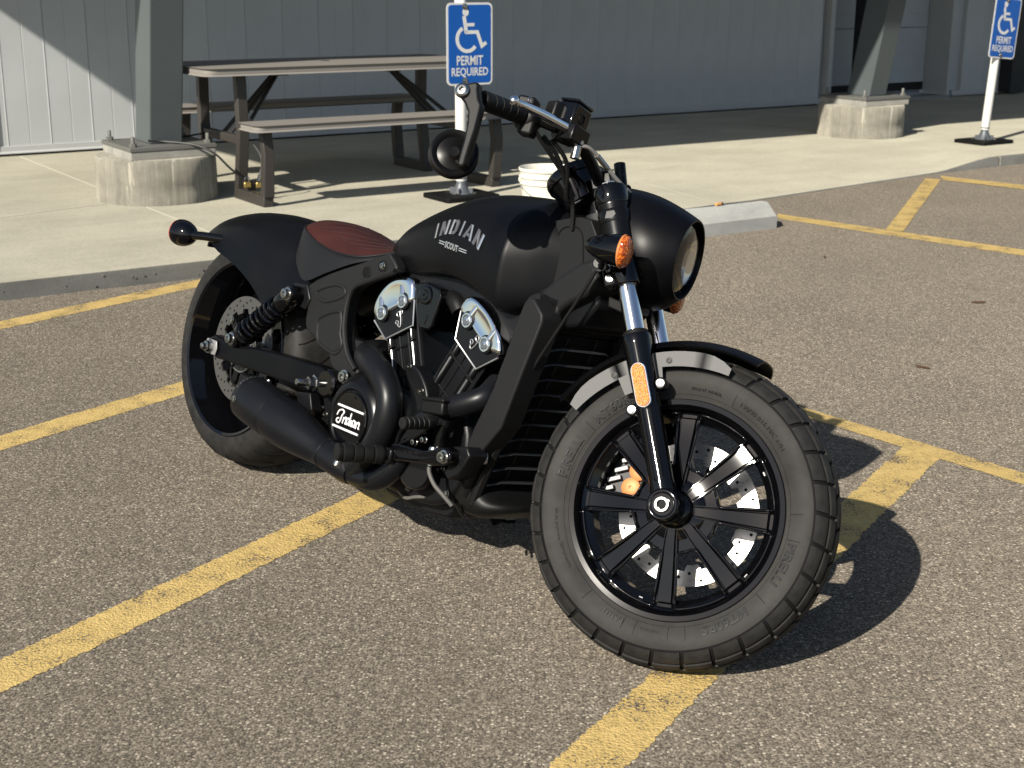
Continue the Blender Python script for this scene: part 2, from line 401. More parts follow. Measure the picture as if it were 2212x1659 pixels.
obj('base_flashing', G().prism([(WN-.010, .150), (WN+.04, .150), (WN+.04, .095), (WN-.022, .095), (WN-.022, .103), (WN-.012, .112)], -2.5, 10.55, lambda x, y, z: (y, x, z)), 'flash', bld, bevel=.002)
obj('base_flashing', G().prism([(WN-.010, .150), (WN+.04, .150), (WN+.04, .095), (WN-.022, .095), (WN-.022, .103), (WN-.012, .112)], 12.5, 18.2, lambda x, y, z: (y, x, z)), 'flash', bld, bevel=.002)
obj('corner_trim', G().box((2.45, WN-.004, 2.1), (.07, .03, 4.0)), 'flash', bld, bevel=.003)
obj('base_seal', G().box((4.05, WN+.03, .0875), (12.9, .06, .013)), 'seal', bld)
# overhead door, recessed between jambs
dr = obj('garage_door', G().box((11.49, WN+.32, 1.6), (1.72, .02, 2.75)), 'door', bld)
for i in range(6):
    z0 = .232+i*.575-.17 if i else .232
    zz0 = [.232, .810, 1.385, 1.96, 2.535][i] if i < 5 else 3.0
    zz1 = [.804, 1.379, 1.954, 2.529, 2.99][i] if i < 5 else 3.1
    if i < 5: obj('door_section', G().box((11.49, WN+.29, (zz0+zz1)/2), (1.72, .045, zz1-zz0)), 'door', dr, bevel=.004)
    if i < 5:
        for q in range(1, 4):
            obj('rib', G().box((11.49, WN+.2665, zz0+(zz1-zz0)*q/4), (1.70, .004, .010)), 'door', dr, bevel=.0015)
obj('door_seal', G().box((11.49, WN+.285, .19), (1.72, .03, .085)), 'seal', dr)
for uu in (10.61, 12.39):
    obj('door_jamb', G().box((uu, WN+.12, 1.6), (.055, .34, 3.05)), 'flash', bld, bevel=.003)
obj('door_head', G().box((11.5, WN+.12, 3.06), (1.9, .34, .12)), 'flash', bld)
obj('door_threshold', G().box((11.5, WN+.12, .095), (1.85, .36, .030)), 'castalu', bld)
for uu in (11.07, 13.38):
    bp = obj('wall_post', G().box((uu, WN-.09, 1.9), (.25, .16, 3.6)), 'darkpost', bld, bevel=.006)
# canopy: roof that shades the wall
CH = 3.3
can = obj('canopy', G().box((10.2, (6.89+WN)/2, CH+.09), (21.1, WN-6.89, .18)), 'canopy', bld)
obj('fascia', G().box((10.2, 6.87, CH+.16), (21.16, .04, .40)), 'flash', can)

def column(u, n, label, cu=0., cn=0.):
    t = thing('canopy_column', label, 'column', W(u, n, KZ), AW, 'canopy columns')
    r = .345
    dz = .255
    prof = [(r*.99, -.02), (r*1.01, .02), (r*1.0, .06), (r*.997, .11), (r*1.004, .115), (r*1.0, .19), (r*.995, dz-.012), (r*.97, dz), (0, dz)]
    ng = 56; rings = []
    rr = random.Random(int(u*10))
    wob = [rr.uniform(-.004, .004) for _ in range(ng)]
    for q, (rad_, z) in enumerate(prof):
        rings.append([((rad_+(wob[k] if q < 8 else 0))*cos(2*pi*k/ng), (rad_+(wob[k] if q < 8 else 0))*sin(2*pi*k/ng), z) for k in range(ng)])
    obj('pier', G().grid(rings, True, True, False), 'drum', t, angle=50)
    obj('grout_pad', G().box((.02, -.005, dz+.022), (.50, .50, .05)), 'grout', t, bevel=.006)
    bp = obj('base_plate', G().box((.02, -.005, dz+.058), (.51, .51, .022)), 'galv', t, bevel=.002)
    for x in (-.20, .24):
        for y in (-.21, .20):
            obj('anchor_bolt', G().lathe([(.011, 0), (.011, .055), (.009, .058)], (x, y, dz+.068), n=8).lathe([(.021, .0), (.021, .018)], (x, y, dz+.070), n=6), 'galv', bp)
    ln = -.19
    p0 = Vector((cu, cn, dz+.069)); hgt = CH-KZ-dz
    sx, sy = .195, .245
    rings = []
    prof_i = [(-sx/2, -sy/2), (sx/2, -sy/2), (sx/2, sy/2), (-sx/2, sy/2)]
    for z in (0, hgt):
        c0 = p0+Vector((0, ln*z, z))
        rings.append([(c0.x+a, c0.y+b_, c0.z) for a, b_ in prof_i])
    ps = obj('post', G().grid(rings, True, True, True), 'steelpost', t, bevel=.008, seg=3)
    return t
column(2.80, 8.07, 'leaning grey steel canopy column on round concrete pier beside the picnic table', 0.025, .0)
column(8.86, 8.32, 'leaning grey steel canopy column on round concrete pier near the garage door', 0.02, -.02)

# picnic table ------------------------------------------------------------------
TU, TN = 3.92, 8.02
tb = thing('picnic_table', 'taupe plastic picnic table with brown steel legs under the canopy', 'table', W(TU, TN, KZ), AW)
def slab_top(u0, u1, n0, n1, z, th, rc):
    pts = []
    for cx, cy, a0 in ((u1-rc, n1-rc, 0), (u0+rc, n1-rc, 90), (u0+rc, n0+rc, 180), (u1-rc, n0+rc, 270)):
        for k in range(7): a = rad(a0+15*k); pts.append((cx+rc*cos(a), cy+rc*sin(a)))
    prof = [(-.012, -th), (0, -th+.008), (.002, -th*.5), (0, -.010), (-.004, -.003), (-.011, 0)]
    cxm, cym = (u0+u1)/2, (n0+n1)/2; rings = []
    for off, zz in prof:
        ring = []
        for x, y in pts:
            dx = x-cxm; dy = y-cym
            ring.append((x+math.copysign(off, dx), y+math.copysign(off, dy), z+zz))
        rings.append(ring)
    return G().grid(rings, True, True, True)
tt = obj('table_top', slab_top(-.955, .875, -.38, .38, .752, .042, .07), 'hdpe', tb)
obj('umbrella_plug', G().lathe([(.028, 0), (.026, .003), (0, .003)], (-.04, 0, .752), n=20), 'tsteel', tt)
for s in (-1, 1):
    n0, n1 = (-.76, -.50) if s < 0 else (.50, .76)
    obj('bench_seat', slab_top(-.83, .92, n0, n1, .467, .036, .05), 'hdpe', tb)
for uu in (-.72, .79):
    for s in (-1, 1):
        w2 = .062
        fr_ = obj('leg_frame', G().box((uu, s*.415, .03), (w2, .43, .06)), 'tsteel', tb, bevel=.006)
        def post(pts):
            for a, b_ in zip(pts[:-1], pts[1:]): pass
            rings = [[(uu-w2/2, y-.028, z), (uu+w2/2, y-.028, z), (uu+w2/2, y+.028, z), (uu-w2/2, y+.028, z)] for y, z in pts]
            return G().grid(rings, True, True, True)
        obj('leg', post([(s*.615, .055), (s*.64, .29), (s*.615, .425)]), 'tsteel', fr_, bevel=.005)
        obj('leg', post([(s*.235, .055), (s*.30, .40), (s*.285, .706)]), 'tsteel', fr_, bevel=.005)
    obj('cross_bar', G().box((uu, 0, .34), (.045, .52, .05)), 'tsteel', tb, bevel=.005)
for s, u_a, u_b in ((-1, -.72, -.36), (1, .79, .40)):
    for dy in (-.05, .05):
        obj('brace', G().tube([(u_a, dy, .33), (u_b, dy*.5, .70)], .013, 8), 'tblack', tb)
    obj('brace', G().tube([(u_a+.03*-s, -.23, .62-.25), (u_b, -.02, .70)], .012, 8), 'tblack', tb)
    obj('brace_hinge', G().box((u_b, 0, .695), (.09, .14, .03)), 'tblack', tb)

# sign posts ------------------------------------------------------------------
def rrect(w_, h_, r, k=6):
    pts = []
    for cx, cz, a0 in ((w_/2-r, h_/2-r, 0), (-w_/2+r, h_/2-r, 90), (-w_/2+r, -h_/2+r, 180), (w_/2-r, -h_/2+r, 270)):
        for i in range(k+1): a = rad(a0+90*i/k); pts.append((cx+r*cos(a), cz+r*sin(a)))
    return pts
def poly_stroke(pts, wd, y0, y1, g):
    """flat ribbon with mitred joints in (x,z)"""
    n = len(pts); L1, R1 = [], []
    for i, p in enumerate(pts):
        a = Vector(pts[max(i-1, 0)]); b_ = Vector(pts[min(i+1, n-1)]); c0 = Vector(p)
        d1 = (c0-a).normalized() if i else (b_-c0).normalized(); d2 = (b_-c0).normalized() if i < n-1 else d1
        nn = Vector((-(d1+d2).y, (d1+d2).x)).normalized(); sc = 1/max(.45, nn.dot(Vector((-d1.y, d1.x))))
        L1.append(c0+nn*wd/2*sc); R1.append(c0-nn*wd/2*sc)
    for i in range(n-1):
        g.prism([tuple(L1[i]), tuple(L1[i+1]), tuple(R1[i+1]), tuple(R1[i])], y0, y1)
    return g
def sign(u, n, label, lean=0., plate_x=0.037, tilt=0.):
    t = thing('permit_sign', label, 'sign', W(u, n, KZ), AW, 'accessible parking signs')
    obj('base_plate', G().prism(rrect(.36, .30, .02, 3), 0, .028, lambda x, y, z: (x, z, y)), 'rubber', t, bevel=.006)
    hb = obj('hinge', G().lathe([(.062, .028), (.05, .040), (.036, .075), (.030, .085), (.030, .12)], n=16), 'hinge', t)
    for k in range(4):
        a = pi/4+k*pi/2
        obj('hinge_bolt', G().lathe([(.013, 0), (.013, .010), (.006, .012)], (.085*cos(a), .085*sin(a), .028), n=6), 'steel', hb)
        obj('hinge_rib', G().box((.045*cos(a), .045*sin(a), .045), (.05, .010, .034), Matrix.Rotation(a, 3, 'Z')), 'hinge', hb, bevel=.002)
    ml = Matrix.Translation((0, 0, .095)) @ Matrix.Rotation(lean, 4, 'Y')
    po = obj('post', G().lathe([(.026, 0), (.033, .012), (.033, 1.04), (.030, 1.05), (0, 1.05)], n=28), 'pvc', t, mw=ml)
    obj('post_collar', G().lathe([(.0345, .02), (.0345, .026)], n=28, cap=False), 'seal', po)
    px, pz = plate_x, .652+.2286-.095
    pl = obj('sign_plate', G().prism(rrect(.305, .457, .030), -.0016, .0016), 'signwhite', t, angle=0, mw=ml @ Matrix.Translation((px, -.037, pz)) @ Matrix.Rotation(tilt, 4, 'Y'))
    obj('blue_field', G().prism(rrect(.282, .434, .020), -.0028, -.0016), 'signblue', pl, angle=0)
    y0, y1 = -.0038, -.0027
    sg = G()
    # wheelchair pictogram
    def Z(x, y): return ((x-.5)*.305, (.5-y)*.457)          # from fractions of the plate
    hx, hz = Z(.41, .115); hr = .0205
    sg.prism([(hx+hr*cos(2*pi*k/20), hz+hr*1.05*sin(2*pi*k/20)) for k in range(20)], y0, y1)
    sgs = [([Z(.375, .16), Z(.425, .365)], .022), ([Z(.395, .265), Z(.60, .265)], .018), ([Z(.40, .355), Z(.665, .355), Z(.765, .525), Z(.86, .485)], .020)]
    for pts, wd in sgs: poly_stroke(pts, wd, y0, y1, sg)
    cx, cz = .445, .438; arc = []
    for k in range(27):
        a = rad(118+(322-118)*k/26); arc.append(((cx-.5)*.305+.067*cos(a), (.5-cz)*.457+.067*sin(a)))
    poly_stroke(arc, .021, y0, y1, sg)
    obj('wheelchair_symbol', sg, 'signwhite', pl, angle=0)
    for txt, zf, wid, hgt in (('PERMIT', .755, .175, .0530), ('REQUIRED', .905, .245, .0560)):
        vs, fs = text_mesh(txt, 1., .0, .02)
        x0 = min(v.x for v in vs); x1 = max(v.x for v in vs); zz0 = min(v.y for v in vs); zz1 = max(v.y for v in vs)
        zb_ = (.5-zf)*.457
        gv = [((v.x-(x0+x1)/2)/(x1-x0)*wid, -.0037, zb_+(v.y-zz0)/(zz1-zz0)*hgt) for v in vs]
        obj('lettering', G().add(gv, fs), 'signwhite', pl, angle=0)
    for zf in (.045, .945):
        obj('sign_bolt', G().lathe([(.018, 0), (.018, .0015), (.010, .002), (.0095, .006), (.005, .009), (0, .0095)], (-px+.005, -.0040, (.5-zf)*.457), (0, -1, 0), 16), 'steel', pl)
    return t
sign(4.298, 7.12, 'blue permit-required sign on white post behind the motorcycle handlebar', plate_x=.038)
sign(9.27, 7.40, 'tilted blue permit-required sign on white post at the right edge', lean=rad(4.2), plate_x=.02)

# bucket ------------------------------------------------------------------
bu = thing('bucket', 'white plastic bucket standing on the sidewalk behind the motorcycle', 'bucket', (.182, 7.62, KZ))
bh = .275
prof = [(.118, .0), (.122, .004), (.132, .12), (.139, .185), (.1395, .188), (.147, .190), (.147, .196), (.1405, .198), (.142, .222), (.150, .224), (.150, .231), (.1425, .233), (.144, bh-.018), (.151, bh-.016), (.152, bh-.004), (.149, bh), (.145, bh-.001), (.141, bh-.012), (.137, .18), (.128, .06), (.116, .012), (0, .012)]
obj('shell', G().lathe(prof, n=64), 'bucket', bu, angle=35)
obj('handle', G().tube(spl([(-.150, 0, .205), (-.13, -.085, .17), (-.05, -.148, .125), (.05, -.148, .125), (.13, -.085, .17), (.150, 0, .205)], 6), .0022, 6), 'castalu', bu)
obj('grip', G().tube([(-.045, -.149, .125), (.045, -.149, .125)], .009, 10), 'bucket', bu)
for s in (-1, 1): obj('handle_ear', G().lathe([(.014, 0), (.014, .008), (.009, .010)], (s*.142, 0, .207), (s, 0, 0), 12), 'bucket', bu)

# wheel stop and the small things on it ------------------------------------------------------------------
ws = thing('wheel_stop', 'precast concrete wheel stop in front of the sidewalk', 'wheel stop', W(5.49, 5.72), AW)
prof = [(0, 0), (0, .068), (.006, .074), (.072, .138), (.080, .141), (.098, .141), (.108, .135), (.150, .068), (.155, .06), (.155, 0)]
rings = []
for x, k in ((-1.83, .90), (-1.81, 1.), (-.92, 1.), (-.03, 1.0), (-.008, .97), (0, .93)):
    rings.append([(x, .0775+(y-.0775)*(.9+.1*k) if k < 1 else y, z*k) for y, z in prof])
obj('body', G().grid(rings, True, True, True), 'stop', ws, angle=35)
pe = thing('orange_cylinder', 'small faded orange cylinder with dark end lying on the wheel stop', 'litter', W(5.14, 5.81, .141), AW)
obj('barrel', G().lathe([(.0085, -.024), (.009, -.022), (.009, .012), (.0088, .014)], (0, 0, .0094), (1, .1, 0), 14), 'orange', pe)
obj('end_cap', G().lathe([(.0092, .0145), (.0092, .026), (.008, .027)], (0, 0, .0094), (1, .1, 0), 14), 'brownend', pe)
# leaves / bits on the tarmac
for k, (x, y, s, lab) in enumerate([(2.0, 5.95, .035, 'small brown leaf on the asphalt at the right, lower one'), (1.55, 6.95, .022, 'small brown leaf on the asphalt near the wheel stop'), (1.47, 4.9, .03, 'small brown leaf on the asphalt right of the headlight')]):
    gl = G(); pts = [(-s, 0, .004), (-s*.4, s*.33, .007), (s*.4, s*.30, .004), (s, 0, .009), (s*.4, -s*.3, .004), (-s*.4, -s*.33, .006)]
    gl.add(pts+[(p[0], p[1], p[2]-.0015) for p in pts], [(0, 1, 2, 3, 4, 5), (11, 10, 9, 8, 7, 6)]+[(i, i+6, (i+1) % 6+6, (i+1) % 6) for i in range(6)])
    o = obj('dry_leaf', gl, 'leaf'); o.location = (x, y, .0005); o.rotation_euler = (0, 0, k*1.3); tag(o, lab, 'leaf', 'leaves on the asphalt')

# security cable between column and table, with brass padlocks
cb = thing('security_cable', 'black steel cable tying the picnic table to the column pier', 'cable', W(3.1, 7.8, KZ), AW)
loc = lambda u, n, z: (u-3.1, n-7.8, z-KZ)
obj('strand', G().tube(spl([loc(2.72, 7.95, .425), loc(2.80, 7.93, .418), loc(2.93, 7.80, .405), loc(3.02, 7.72, .36), loc(3.10, 7.68, .27), loc(3.20, 7.67, .185)], 8), .0065, 8), 'tblack', cb)
obj('strand', G().tube(spl([loc(2.95, 8.12, .42), loc(3.05, 8.2, .41), loc(3.2, 8.2, .42), loc(3.25, 8.0, .41)], 6), .0055, 8), 'tblack', cb)
obj('loop', G().tube(spl([loc(3.245, 7.68, .40), loc(3.275, 7.66, .34), loc(3.275, 7.65, .27), loc(3.25, 7.65, .20)], 8), .005, 8), 'hose', cb)
obj('ferrule', G().tube([loc(3.262, 7.65, .23), loc(3.252, 7.648, .195)], .010, 8), 'steel', cb)
def padlock(u, n, z, label):
    t = thing('padlock', label, 'padlock', W(u, n, z), AW)
    obj('body', G().box((0, 0, 0), (.042, .02, .036)), 'brass', t, bevel=.006)
    obj('shackle', G().tube(spl([(-.013, 0, .015), (-.013, 0, .035), (0, 0, .046), (.013, 0, .035), (.013, 0, .015)], 5), .0036, 8), 'steel', t)
padlock(3.185, 7.655, .175, 'brass padlock on the cable end left of the table leg')
padlock(3.255, 7.645, .170, 'brass padlock on the cable loop at the table leg')
obj('hasp', G().box(loc(3.22, 7.665, .165), (.05, .012, .06)), 'tblack', cb, bevel=.003)

# ================================================================== the motorcycle
# local frame: x forward, y left, z up, origin under the rear axle
WB, RF, RR = 1.562, .32, .325
bike = thing('motorcycle', 'matte black bobber motorcycle with maroon solo seat parked on its side stand', 'motorcycle')
bike.matrix_basis = Matrix.Translation((-.7553, 3.8254, .008)) @ Matrix.Rotation(rad(-48.696), 4, 'Z') @ Matrix.Rotation(rad(-14.297), 4, 'X') @ Matrix.Rotation(rad(.472), 4, 'Y')
RK = rad(29); SAx = Vector((WB+.12, 0, 0)); SDr = Vector((-sin(RK), 0, cos(RK)))
STEER = Matrix.Translation(SAx) @ Matrix.Rotation(rad(25.787), 4, SDr) @ Matrix.Translation(-SAx)
def part(name, g, m, angle=38, **k): return obj(name, g, m, bike, angle, **k)
def fpart(name, g, m, angle=38, **k): return obj(name, g, m, bike, angle, mw=STEER.copy(), **k)   # turns with the fork
Y = (0, 1, 0)

class BL(list): pass
def bolt(g, o, d, r=.008, h=.006, n=6):
    if isinstance(g, BL): g.append((o, d, r, h)); return g
    g.lathe([(r*1.35, 0), (r*1.35, h*.25), (r, h*.3), (r, h), (r*.55, h*1.02), (r*.5, h*.5), (0, h*.5)], o, d, 14); return g

# ------------------------------------------------ front tyre
FC = Vector((WB, 0, RF))
def ring_pts(prof, c0, n):
    return [[(c0.x+r*cos(2*pi*k/n), y, c0.z+r*sin(2*pi*k/n)) for k in range(n)] for r, y in prof]
half = [(.2145, .0435), (.2200, .0475), (.2245, .0515), (.2265, .0520), (.2300, .0540), (.245, .0605), (.256, .0642), (.264, .0650), (.272, .0645), (.2800, .0625), (.2880, .0590), (.2970, .0520), (.3055, .0430), (.3110, .0310), (.3145, .0160), (.3155, 0)]
prof = [(r, -y) for r, y in half] + [(r, y) for r, y in half[::-1][1:]]
inner = [(.2100, .030), (.2100, -.030)]
tyre = fpart('front_tyre', G().grid(ring_pts(prof+inner, FC, 120)+[ring_pts(prof, FC, 120)[0]], True), 'sidewall', 60)
tyre.data.materials.append(MAT['rubber'])
for p_ in tyre.data.polygons:
    if hypot(p_.center.x-FC.x, p_.center.z-FC.z) > .2835: p_.material_index = 1
# tread blocks: chevron rows, each block a raised patch that follows the crown
def crown(y):
    y = abs(y)
    pts = [(r, a) for r, a in half[::-1]]
    for (r0, y0), (r1, y1) in zip(pts[:-1], pts[1:]):
        if y0 <= y <= y1: return r0+(r1-r0)*(y-y0)/(y1-y0)
    return pts[-1][0]
NB = 30
def block(y0, y1, a0, a1, skew, hgt=.0065):
    """patch between lateral y0..y1 and angles a0..a1 (deg) with chevron skew (deg over the width)"""
    nu, nv = 5, 5; top = []; bot = []
    for i in range(nu+1):
        yy = y0+(y1-y0)*i/nu; r = crown(yy); dr_ = .001
        ny = -(crown(yy+dr_)-crown(yy-dr_))/(2*dr_); ln = hypot(1, ny)
        for j in range(nv+1):
            a = rad(a0+(a1-a0)*j/nv+skew(yy))
            e = 0. if 0 < i < nu and 0 < j < nv else .0012
            for lst, h in ((top, hgt-e), (bot, -.002)):
                rr_ = r+h/ln; yv = yy+ny/ln*h
                lst.append((rr_*cos(a), yv, rr_*sin(a)))
    k = (nu+1)*(nv+1); fs = []; idx = lambda i, j: i*(nv+1)+j
    for i in range(nu):
        for j in range(nv): fs.append((idx(i, j), idx(i+1, j), idx(i+1, j+1), idx(i, j+1)))
    bd = [idx(0, j) for j in range(nv)]+[idx(i, nv) for i in range(nu)]+[idx(nu, j) for j in range(nv, 0, -1)]+[idx(i, 0) for i in range(nu, 0, -1)]
    for a, b_ in zip(bd, bd[1:]+bd[:1]): fs.append((a, b_, b_+k, a+k))
    return G().add(top+bot, fs)
st = 360/NB
sk = lambda y: -abs(y)*95 if abs(y) < .03 else -.03*95 + (abs(y)-.03)*60
blocks = []
for s in (-1, 1):
    blocks.append(block(*(sorted((s*.0020, s*.0195))), .75, st-.75, sk))
    blocks.append(block(*(sorted((s*.0238, s*.0410))), .75+st*.42, st*1.42-.75, sk))
    blocks.append(block(*(sorted((s*.0452, s*.0612))), .85+st*.42, st*1.42-.85, sk, .0055))
for bm_ in [mesh_of(b_, 'tread_block', 'tread', 30) for b_ in blocks]:
    for k in range(NB):
        o = obj('tread_block', bm_, None, tyre); o.matrix_basis = Matrix.Translation(FC) @ Matrix.Rotation(-rad(st*k), 4, 'Y')
# raised sidewall writing and mould marks
def side_text(txt, ang, rad0, size, bold=.0, spread=1.0, m='sidewall', par=None, yfun=None, h=.0026, tall=1.):
    vs, fs = text_mesh(txt, size, .0, bold)
    out = []
    for v in vs:
        a = rad(ang)-v.x*spread/rad0; r = rad0+v.y*tall
        out.append((FC.x+r*cos(a), yfun(r)-h, FC.z+r*sin(a)))
    n = len(out)
    back = [(x, y+.002, z) for x, y, z in out]
    edges = {}
    for f in fs:
        for a, b_ in zip(f, f[1:]+f[:1]): edges[(a, b_)] = 1
    bd = [(a, b_) for a, b_ in edges if (b_, a) not in edges]
    return obj('sidewall_lettering', G().add(out+back, list(fs)+[(a, b_, b_+n, a+n) for a, b_ in bd]), m, par, 0)
def sw(r):
    pts = half[3:12]
    for (r0, y0), (r1, y1) in zip(pts[:-1], pts[1:]):
        if r0 <= r <= r1: return -(y0+(y1-y0)*(r-r0)/(r1-r0))
    return -.06
MAT['letter'] = mat('sidewall_letter_rubber', (.008, .008, .0078), .5)
for txt, a, r0, sz, bo in (('PIRELLI', 171.3, .2400, .024, .0006), ('MT60RS', 139., .2400, .024, .0006), ('PIRELLI', -8.5, .2400, .024, .0006), ('MT60RS', -46.5, .2400, .024, .0006),
                           ('130/90 B16 M/C 67H', 60., .2440, .0125, .0), ('PIRELLI', -101.5, .2430, .0125, .0004), ('TUBELESS', -83., .2440, .008, 0), ('FRONT WHEEL', 92., .2440, .008, 0), ('REINFORCED', -140, .244, .008, 0), ('MAX LOAD 307 KG', -155, .247, .0065, 0)):
    side_text(txt, a, r0, sz, bo, 1.18, 'letter', tyre, sw)
for a in (-178, 154, 126, 78, 15, 3, -27, -66, -74, -90, -96, -118):
    ar = rad(a); rs_ = [.236+.026*i/4 for i in range(5)]
    obj('mould_mark', G().tube([(FC.x+r*cos(ar), sw(r)-.0002, FC.z+r*sin(ar)) for r in rs_], .0008, 6), 'letter', tyre)
for r in (.2345, .2845):
    obj('sidewall_rib', G().grid(ring_pts([(r-.0009, sw(r)+.001), (r, sw(r)-.0010), (r+.0009, sw(r)+.001)], FC, 120), True), 'sidewall', tyre)

# ------------------------------------------------ front wheel
def wheel(c0, lip, hw, drop, n=120):
    pr = [(lip, -hw), (lip+.002, -hw+.003), (lip-.004, -hw+.010), (lip-.008, -hw+.012), (lip-.010, -hw+.020), (lip-drop, -hw+.032), (lip-drop, hw-.032), (lip-.010, hw-.02), (lip-.004, hw-.010), (lip+.002, hw-.003), (lip, hw), (lip-.010, hw-.001), (lip-.016, hw-.008), (lip-.020, hw-.020), (lip-drop-.008, hw-.036), (lip-drop-.008, -hw+.036), (lip-.020, -hw+.020), (lip-.016, -hw+.008), (lip-.010, -hw+.001), (lip, -hw)]
    return G().grid(ring_pts(pr, c0, n), True)
fw_ = fpart('front_wheel', wheel(FC, .2235, .0555, .034), 'gloss', 30)
obj('rim_line', G().grid(ring_pts([(.2065, -.0495), (.2050, -.0518), (.2035, -.0495)], FC, 120), True), 'gloss', fw_)
# eight channelled spokes
NS = 8; OFF = 10.5
def rot_about(c0, a): return Matrix.Translation(c0) @ Matrix.Rotation(-a, 4, 'Y')
spk = []
for (ra, wa, ya, ta), in (((0, 0, 0, 0),),): pass
rows = [(.030, .0110, -.051, .022), (.060, .0135, -.0510, .022), (.100, .0165, -.0450, .020), (.140, .0195, -.0395, .018), (.172, .0220, -.0365, .018), (.186, .0230, -.0360, .018), (.190, .0235, -.0290, .012), (.203, .0250, -.0290, .012)]
rings = []
for r, wd, yf, th in rows:
    h_ = [(yf+th, .86), (yf+.0050, 1.0), (yf+.0010, 1.0), (yf+.0010, .90), (yf+.0050, .80), (yf+.0050, .74), (yf-.0012, .62), (yf-.0012, .0)]
    rings.append([(r, yy, -wd*q) for yy, q in h_]+[(r, yy, wd*q) for yy, q in h_[-2::-1]])
sm = mesh_of(G().grid(rings, True, True, True), 'spoke', 'gloss', 18)
# web between neighbouring spokes near the hub and the raised lip round each window
aw = rad(45); wb_g = G()
def pol(r, a, y): return (r*cos(a), y, r*sin(a))
rin, rout = .055, .088
pts_i = [pol(rin, aw*t, -.042) for t in (0, .25, .5, .75, 1)]; pts_o = [pol(rout, aw*(.16+.68*t), -.038) for t in (0, .25, .5, .75, 1)]
wr = [pts_i, pts_o, [(x, y+.018, z) for x, y, z in pts_o], [(x, y+.018, z) for x, y, z in pts_i]]
wm = mesh_of(wb_g.grid(wr+[pts_i], False), 'hub_web', 'gloss', 35)
lip_pts = []
def spoke_edge(r, side):
    for (r0, w0, y0, _), (r1, w1, y1, _) in zip(rows[:-1], rows[1:]):
        if r0 <= r <= r1:
            t = (r-r0)/(r1-r0); return (w0+(w1-w0)*t)/r, y0+(y1-y0)*t
    return rows[-1][1]/r, rows[-1][2]
path = []
for r in (.193, .17, .14, .115, .096):
    da, yy = spoke_edge(r, 1); path.append(pol(r, da-.0008/r, yy+.0008))
da, yy = spoke_edge(.09, 1); path.append(pol(.0885, da+.05, yy+.003))
path.append(pol(.0875, aw*.5, -.040))
mir = [(q[0]*cos(aw)+q[2]*sin(aw), q[1], q[0]*sin(aw)-q[2]*cos(aw)) for q in path[:-1]][::-1]
path += mir
top_ = [pol(.1985, aw*t, -.034) for t in (.84, .7, .5, .3, .16)]
lm = mesh_of(G().tube(spl(path+top_, 4, True)+[spl(path+top_, 4, True)[0]], .0034, 8, False), 'window_lip', 'gloss', 60)
for k in range(NS):
    a = rad(OFF+45*k)
    o = obj('spoke', sm, None, fw_); o.matrix_basis = rot_about(FC, a)
    o = obj('hub_web', wm, None, fw_); o.matrix_basis = rot_about(FC, a)
    o = obj('window_lip', lm, None, fw_); o.matrix_basis = rot_about(FC, a)
hub = [(.020, -.068), (.030, -.066), (.036, -.060), (.040, -.050), (.058, -.046), (.064, -.040), (.064, -.020), (.050, .0), (.050, .045), (.030, .05), (0, .05)]
obj('hub', G().lathe([(0, -.068)]+hub, FC, Y, 48), 'gloss', fw_)
obj('hub_nut', G().lathe([(.026, -.078), (.026, -.066)], FC, Y, 6), 'gloss', fw_)
g = G()
for a, r in ((40, .192), (-25, .193), (-95, .193)):
    ar = rad(a); g.box((FC.x+r*cos(ar), -.012, FC.z+r*sin(ar)), (.006, .03, .008), Matrix.Rotation(-ar, 3, 'Y'))
obj('balance_weight', g, 'castalu', fw_)
# brake disc on the far side, seen through the spokes
def brake_disc(name, c0, y, ro, ri, m, parent=None, steer=False, holes=36, carrier=True):
    n = 144; g = G()
    pr = [(ro, y-.0025), (ro, y+.0025), (ri, y+.0025), (ri, y-.0025), (ro, y-.0025)]
    # scalloped inner edge
    rings = []
    for r, yy in pr:
        rings.append([(c0.x+(r+(.006*(1 if math.sin(12*2*pi*k/n) > 0 else -1) if r == ri else 0))*cos(2*pi*k/n), yy, c0.z+(r+(.006*(1 if math.sin(12*2*pi*k/n) > 0 else -1) if r == ri else 0))*sin(2*pi*k/n)) for k in range(n)])
    d = obj(name, g.grid(rings, True), m, bike, 30, mw=STEER.copy() if steer else None)
    hg = G()
    for k in range(holes):
        r = ro-.010-.0085*(k % 3); a = 2*pi*k/holes
        hg.lathe([(.0034, 0), (.0034, .0004), (0, .0004)], (c0.x+r*cos(a), y-.0027, c0.z+r*sin(a)), (0, -1, 0), 8)
    obj('cooling_holes', hg, 'void', d)['kind'] = 'stuff'
    if carrier:
        cg = G(); n2 = 90; rr = [(ri+.004, y-.001), (ri+.004, y+.004), (.045, y+.004), (.045, y-.001)]
        sp = G()
        for k in range(6):
            a = 2*pi*(k+.3)/6; R3 = Matrix.Rotation(-a, 3, 'Y'); mid = (ri+.055)/2
            sp.box((c0.x+mid*cos(a), y+.002, c0.z+mid*sin(a)), (ri-.05, .006, .024), R3)
        sp.grid(ring_pts([(.068, y-.003), (.068, y+.006), (.04, y+.006), (.04, y-.003), (.068, y-.003)], c0, 60), True)
        obj('disc_carrier', sp, 'gloss' if steer else 'satin', d, bevel=.001)
        bg_ = BL()
        for k in range(6):
            a = 2*pi*(k+.3)/6; bolt(bg_, (c0.x+(ri-.004)*cos(a), y-.003, c0.z+(ri-.004)*sin(a)), (0, -1, 0), .0075, .004)
        bolts('disc_bolt', bg_, 'steel', d)
    return d
fd = brake_disc('front_brake_disc', FC, .058, .150, .112, 'disc', steer=True)
